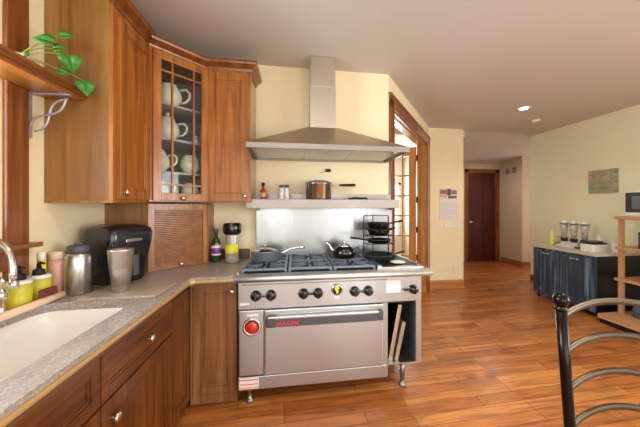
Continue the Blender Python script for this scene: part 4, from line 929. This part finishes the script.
for y, lab in ((6.215, 'square air grille farther from the kitchen on the hall wall'), (6.03, 'square air grille nearer the kitchen on the hall wall')):
    y = {6.215: 6.235, 6.03: 6.035}[y]
    v = thing('air_vent', lab, 'vent', (5.179, y, 2.255), 0, 'return air grilles')
    MB().box(-0.008, 0, -0.085, 0.085, -0.085, 0.085, 0.002).build('frame', M['wall_h'], v)
    b = MB()
    for k in range(9): b.box(-0.011, -0.0078, -0.072, 0.072, -0.068+k*0.0158, -0.060+k*0.0158)
    b.build('louvers', M['grey'], v)
def downlight(x, y, lab, z=CE, on=True, power=9):
    t = thing('ceiling_light', lab, 'ceiling light', (x, y, z-0.001), 0, 'recessed ceiling lights')
    MB().lathe([(0.058, -0.001), (0.085, -0.001), (0.085, -0.006), (0.062, -0.010), (0.056, -0.004)]).build('trim_ring', M['white'], t)
    MB().cyl(0.055, -0.005, -0.001, bev=0.0005).build('bulb', M['lamp'], t)
    l = bpy.data.lights.new('downlight_lamp', 'SPOT'); l.energy = power; l.color = (1.0, 0.90, 0.76); l.spot_size = math.radians(130); l.spot_blend = 0.6; l.shadow_soft_size = 0.05
    o = bpy.data.objects.new('downlight_lamp', l); C.objects.link(o); o.parent = t; o.location = (0, 0, -0.03)
downlight(3.06, 3.40, 'lit recessed round downlight in the ceiling toward the hall', power=16)
downlight(0.1, 0.9, 'added unseen downlight above the kitchen floor near the camera', power=26)  # this and the next two are out-of-view lamps added for extra light
downlight(2.0, 0.8, 'added unseen downlight above the dining side of the room', power=60)
downlight(0.3, -1.6, 'added unseen downlight behind the camera over the open room', power=26)
sd = thing('smoke_detector', 'flat cream smoke detector on ceiling beyond the lit downlight', 'smoke detector', (3.66, 3.84, CE-0.001))
MB().lathe([(0, -0.035), (0.045, -0.034), (0.068, -0.022), (0.070, 0), (0, 0)][::-1]).build('housing', M['cream'], sd); MB().cyl(0.012, -0.040, -0.0355).build('test_button', M['white'], sd)

# ------------------------------------------------------------------ blue cabinet and things on it
BX, BY0, BY1, BT = 3.735, 3.02, 3.96, 0.765
bc = thing('blue_cabinet', 'distressed blue two-door cabinet with cream top against the right wall', 'cabinet', (4.05, 3.5, 0))
b = MB(); b.box(BX+0.02, XR-0.02, BY0+0.012, BY1, 0.06, BT); 
b.build('body', M['blue'], bc, True)
MB().box(BX+0.02, XR-0.02, BY0, BY0+0.012, 0.06, BT).build('end_panel', M['blackside'], bc, True)
MB().box(BX-0.02, XR-0.02, BY0-0.015, BY1+0.015, BT, BT+0.028, 0.004).build('top', M['bluetop'], bc, True)
b = MB(); b.box(BX, BX+0.02, BY0, BY0+0.07, 0.06, BT, 0.002).box(BX, BX+0.02, BY1-0.06, BY1, 0.06, BT, 0.002).box(BX, BX+0.02, BY0+0.07, BY1-0.06, 0.06, 0.11).box(BX, BX+0.02, BY0+0.07, BY1-0.06, BT-0.05, BT).box(BX, BX+0.02, 3.47, 3.52, 0.11, BT-0.05)
b.build('face_frame', M['blue'], bc, True)
for y0, y1 in ((BY0+0.055, 3.482), (3.505, BY1-0.045)):
    m = frame2((BX, y1, 0.10), (0, -1, 0), (-1, 0, 0)); w_ = y1-y0; h_ = 0.63
    d = MB(m); shaker(d, w_, h_, t=0.02, s=0.07); d.box(0.105, w_-0.105, -0.016, -0.008, 0.105, h_-0.105, 0.005); do = d.build('door', M['blue'], bc, True)
    MB(m @ Matrix.Translation((w_/2, -0.02, h_-0.035)) ).box(-0.05, 0.05, -0.018, 0, -0.006, 0.006, 0.004).box(-0.055, -0.035, -0.008, 0, -0.012, 0.012, 0.002).box(0.035, 0.055, -0.008, 0, -0.012, 0.012, 0.002).build('pull', M['nickel'], do, True)
for x, y in ((BX+0.05, BY0+0.05), (BX+0.05, BY1-0.05), (XR-0.06, BY0+0.05), (XR-0.06, BY1-0.05)): MB().cyl(0.022, 0, 0.06, (x, y)).build('foot', M['blackside'], bc, True)
TT = BT+0.0285
def dispenser(x, y, lab, base_mat, n=1):
    t = thing('cereal_dispenser', lab, 'dispenser', (x, y, TT), 0, 'cereal dispensers on the blue cabinet')
    hw = 0.075*n
    MB().box(-0.08, 0.08, -hw, hw, 0, 0.022, 0.006).box(0.0, 0.06, -hw+0.02, hw-0.02, 0.022, 0.075, 0.004).build('base', base_mat, t)
    for k in range(n):
        yy = (k-(n-1)/2)*0.15
        MB().lathe([(0, 0.0752), (0.040, 0.0752), (0.046, 0.10), (0.046, 0.125), (0, 0.125)], (0.01, yy, 0)).build('dispensing_wheel', M['blackm'], t)
        MB().lathe([(0, 0.1255), (0.030, 0.1255), (0.048, 0.29), (0.050, 0.335), (0, 0.335)], (0.01, yy, 0)).build('canister', M['cereal'], t)
        MB().lathe([(0, 0.3355), (0.060, 0.3355), (0.060, 0.345), (0, 0.345)], (0.01, yy, 0)).build('lid_ring', M['grey'], t)
        MB().lathe([(0, 0.3455), (0.042, 0.3455), (0.038, 0.375), (0.012, 0.385), (0, 0.386)], (0.01, yy, 0)).build('lid_dome', M['white'], t)
dispenser(4.05, 3.665, 'double cereal dispenser with white base on the blue cabinet', M['white'], 2)
dispenser(4.05, 3.43, 'single cereal dispenser with black base beside the slow cooker', M['black'])
sc_ = thing('slow_cooker', 'white rectangular cooker with black rim at right on blue cabinet', 'slow cooker', (3.97, 3.245, TT))
MB().prism(rrect(0.11, 0.095, 0.03), 0, 0.10, bev=0.004).build('shell', M['white'], sc_); MB().prism(rrect(0.116, 0.10, 0.03), 0.1005, 0.125, bev=0.003).build('rim', M['black'], sc_); MB().prism(rrect(0.09, 0.075, 0.03), 0.1255, 0.140, bev=0.004).build('lid', M['grey'], sc_)
wb = thing('white_bottle', 'rounded white bottle behind the cooker on the blue cabinet', 'bottle', (4.17, 3.33, TT)); MB().lathe([(0, 0), (0.05, 0), (0.055, 0.01), (0.05, 0.11), (0.022, 0.16), (0.018, 0.19), (0, 0.19)]).build('bottle_body', M['white'], wb); MB().cyl(0.022, 0.1905, 0.215).build('cap', M['white'], wb)
mg_ = thing('mug', 'white mug at the right end of the blue cabinet', 'mug', (4.14, 3.10, TT)); MB().lathe([(0, 0), (0.040, 0), (0.045, 0.005), (0.047, 0.12), (0.043, 0.12), (0.040, 0.01), (0, 0.008)]).build('cup_body', M['white'], mg_); MB().tube([(0, -0.045, 0.10), (0, -0.08, 0.095), (0, -0.085, 0.05), (0, -0.045, 0.025)], 0.006, 8).build('handle', M['white'], mg_)
yb = thing('yellow_bottle', 'yellow bottle standing between clear organizer and cereal dispensers', 'bottle', (3.90, 3.80, TT)); MB().lathe([(0, 0), (0.030, 0), (0.034, 0.006), (0.034, 0.14), (0.016, 0.18), (0.012, 0.20), (0, 0.20)]).build('bottle_body', plain('pale_yellow_plastic', 'D8D060', 0.4), yb); MB().cyl(0.014, 0.2005, 0.23).build('cap', M['cream'], yb)
og = thing('tea_organizer', 'clear two-tier organizer box at the far left end of blue cabinet top', 'organizer', (3.98, 3.93-0.01, TT))
og.location = (4.10, 3.955-0.045, TT)
b = MB(); b.box(-0.11, 0.11, -0.035, 0.035, 0, 0.006).box(-0.11, 0.11, -0.035, 0.035, 0.085, 0.091).box(-0.11, 0.11, -0.035, 0.035, 0.15, 0.156)
for sx in (-0.108, 0.104): b.box(sx, sx+0.004, -0.035, 0.035, 0.006, 0.15)
b.build('box_frame', M['white'], og); MB().box(-0.10, 0.09, -0.025, 0.025, 0.0065, 0.05).build('tea_packets', M['cereal'], og); MB().box(-0.10, 0.09, -0.025, 0.025, 0.0915, 0.125).build('tea_packets', M['paper'], og)

# ------------------------------------------------------------------ pine shelf unit on the right with things on it
su = thing('shelf_unit', 'open pale wooden shelf unit at the right edge holding a microwave', 'shelf', (4.05, 2.4, 0))
SX0, SX1, SY0, SY1 = 3.90, 4.32, 1.95, 2.90
def plank(x0, z0, z1, y1, nm='shelf_board'): MB().box(x0, SX1, SY0, y1, z0, z1, 0.004).build(nm, M['pine'], su, True)
plank(SX0-0.03, 1.235, 1.275, SY1+0.02); plank(SX0-0.03, 0.875, 0.905, SY1+0.02); plank(SX0-0.03, 0.495, 0.525, SY1+0.02)
plank(3.63, 0.055, 0.105, SY1+0.02)
for x in (3.64, 4.28): MB().box(x, x+0.02, SY0, SY1, 0.0, 0.055).build('plinth', M['blackside'], su, True)
for x, y in ((SX0, SY1-0.045), (SX1-0.05, SY1-0.045), (SX0, SY0), (SX1-0.05, SY0)):
    for z0, z1 in ((0.105, 0.495), (0.525, 0.875), (0.905, 1.235)): MB().box(x, x+0.045, y, y+0.045, z0, z1, 0.003).build('post', M['pine_z'], su, True)
mw = thing('microwave', 'white microwave oven with dark glass door on top of shelf unit', 'microwave', (4.05, 2.55, 1.276))
MB().box(-0.17, 0.19, -0.25, 0.25, 0.012, 0.30, 0.006).box(-0.17, 0.17, -0.22, 0.22, 0, 0.012).build('casing', M['white'], mw)
MB().box(-0.185, -0.1702, -0.245, 0.245, 0.05, 0.28, 0.004).build('door', M['screen'], mw); MB().box(-0.189, -0.1852, -0.06, 0.18, 0.09, 0.24, 0.001).build('door_window', plain('blue_grey_reflective_glass', '56646E', 0.12, coat=0.5), mw)
MB().box(-0.186, -0.1702, -0.245, 0.245, 0.014, 0.048, 0.003).build('lower_trim', M['white'], mw)
pf = thing('carry_box', 'dark framed box with pale front on the upper middle shelf', 'box', (4.04, 2.62, 0.906))
MB().box(-0.10, 0.10, -0.10, 0.10, 0, 0.19, 0.004).build('box_body', M['blackside'], pf); MB().box(-0.104, -0.1002, -0.08, 0.08, 0.02, 0.17).build('front_label', plain('pale_blue_label', 'A8B8C0', 0.5), pf); MB().tube([(0, -0.06, 0.19), (0, -0.04, 0.235), (0, 0.04, 0.235), (0, 0.06, 0.19)], 0.008, 8).build('handle', M['blackm'], pf)
bw = thing('covered_dish', 'grey domed dish on the lower middle shelf', 'dish', (4.03, 2.58, 0.526))
MB().lathe([(0, 0), (0.12, 0), (0.155, 0.02), (0.155, 0.03), (0, 0.03)]).build('base', M['grey'], bw); MB().lathe([(0.15, 0.0305), (0.14, 0.08), (0.09, 0.125), (0, 0.145)]).build('dome', plain('pewter_dome', '9A9CA0', 0.3, 0.5), bw)
tt = thing('tote_bag', 'slate blue cloth bag on the bottom board of the shelf unit', 'bag', (4.0, 2.60, 0.106))
b = MB(); t_ = bmesh.new(); rings = []
for z, hx, hy in ((0, 0.10, 0.14), (0.02, 0.115, 0.155), (0.10, 0.12, 0.15), (0.17, 0.10, 0.13), (0.21, 0.07, 0.11)): rings.append([t_.verts.new((x+0.006*math.sin(i*1.7+z*30), y+0.006*math.cos(i*2.3), z)) for i, (x, y) in enumerate(rrect(hx, hy, 0.04))])
for a, c in zip(rings, rings[1:]):
    for i in range(len(a)): f = t_.faces.new((a[i], a[(i+1) % len(a)], c[(i+1) % len(a)], c[i])); f.smooth = True
t_.faces.new(rings[0][::-1]); t_.faces.new(rings[-1]); b._merge(t_); b.build('bag_body', M['tote'], tt)
pg = thing('folded_green_cloth', 'green cloth lying on top of the slate blue bag', 'cloth', (3.99, 2.57, 0.317))
MB().prism(rrect(0.06, 0.09, 0.03), 0, 0.025, bev=0.008).build('cloth_fold', plain('green_cloth', '5A8440', 0.9, noise=0.2), pg)

# ------------------------------------------------------------------ wrought chair in the right foreground
ch = thing('dining_chair', 'bronze metal ladder-back dining chair with ball finial in right foreground', 'chair', (1.17, 0.60, 0))
PL = [(0.985, 0.868, 0.0), (0.985, 0.868, 0.45), (0.962, 0.866, 0.62), (0.948, 0.867, 0.80), (0.930, 0.869, 1.035)]
PR = [(1.432, 0.800, 0.0), (1.432, 0.800, 0.45), (1.415, 0.798, 0.62), (1.405, 0.797, 0.80), (1.392, 0.799, 1.035)]
MB().tube(PL, 0.0175, 16).build('back_post', M['bronze_d'], ch, True); MB().tube(PR, 0.0175, 16).build('back_post', M['bronze_d'], ch, True)
for p in (PL[-1], PR[-1]):
    MB().lathe([(0, 0), (0.020, 0), (0.021, 0.006), (0.013, 0.011), (0.016, 0.015), (0.024, 0.024), (0.0265, 0.036), (0.022, 0.050), (0.010, 0.060), (0, 0.062)], (p[0], p[1], p[2])).build('finial', M['bronze_d'], ch, True)
def lerp_on(P, z):
    for a, c in zip(P, P[1:]):
        if a[2] <= z <= c[2]: k = (z-a[2])/(c[2]-a[2]); return Vector(a).lerp(Vector(c), k)
for z in (0.998, 0.872, 0.738, 0.605):
    a, c = lerp_on(PL, z), lerp_on(PR, z); n = 16; P = []
    for k in range(n+1):
        s_ = k/n; q = a.lerp(c, s_); arch = math.sin(PI*s_)**0.75
        P.append(q+Vector((0.006, 0.055, 0))*arch+Vector((0, 0, 0.048))*arch)
    MB().tube(P, 0.0125, 12, flat=0.75).build('back_rail', M['bronze'], ch, True)
MB().prism([(0.975, 0.85), (1.425, 0.78), (1.39, 0.36), (0.92, 0.43)], 0.43, 0.48, bev=0.012).build('seat', M['seat'], ch, True)
MB().tube([(0.94, 0.45, 0.43), (0.93, 0.44, 0.0)], 0.014, 12).build('leg', M['bronze_d'], ch, True); MB().tube([(1.37, 0.385, 0.43), (1.38, 0.375, 0.0)], 0.014, 12).build('leg', M['bronze_d'], ch, True)
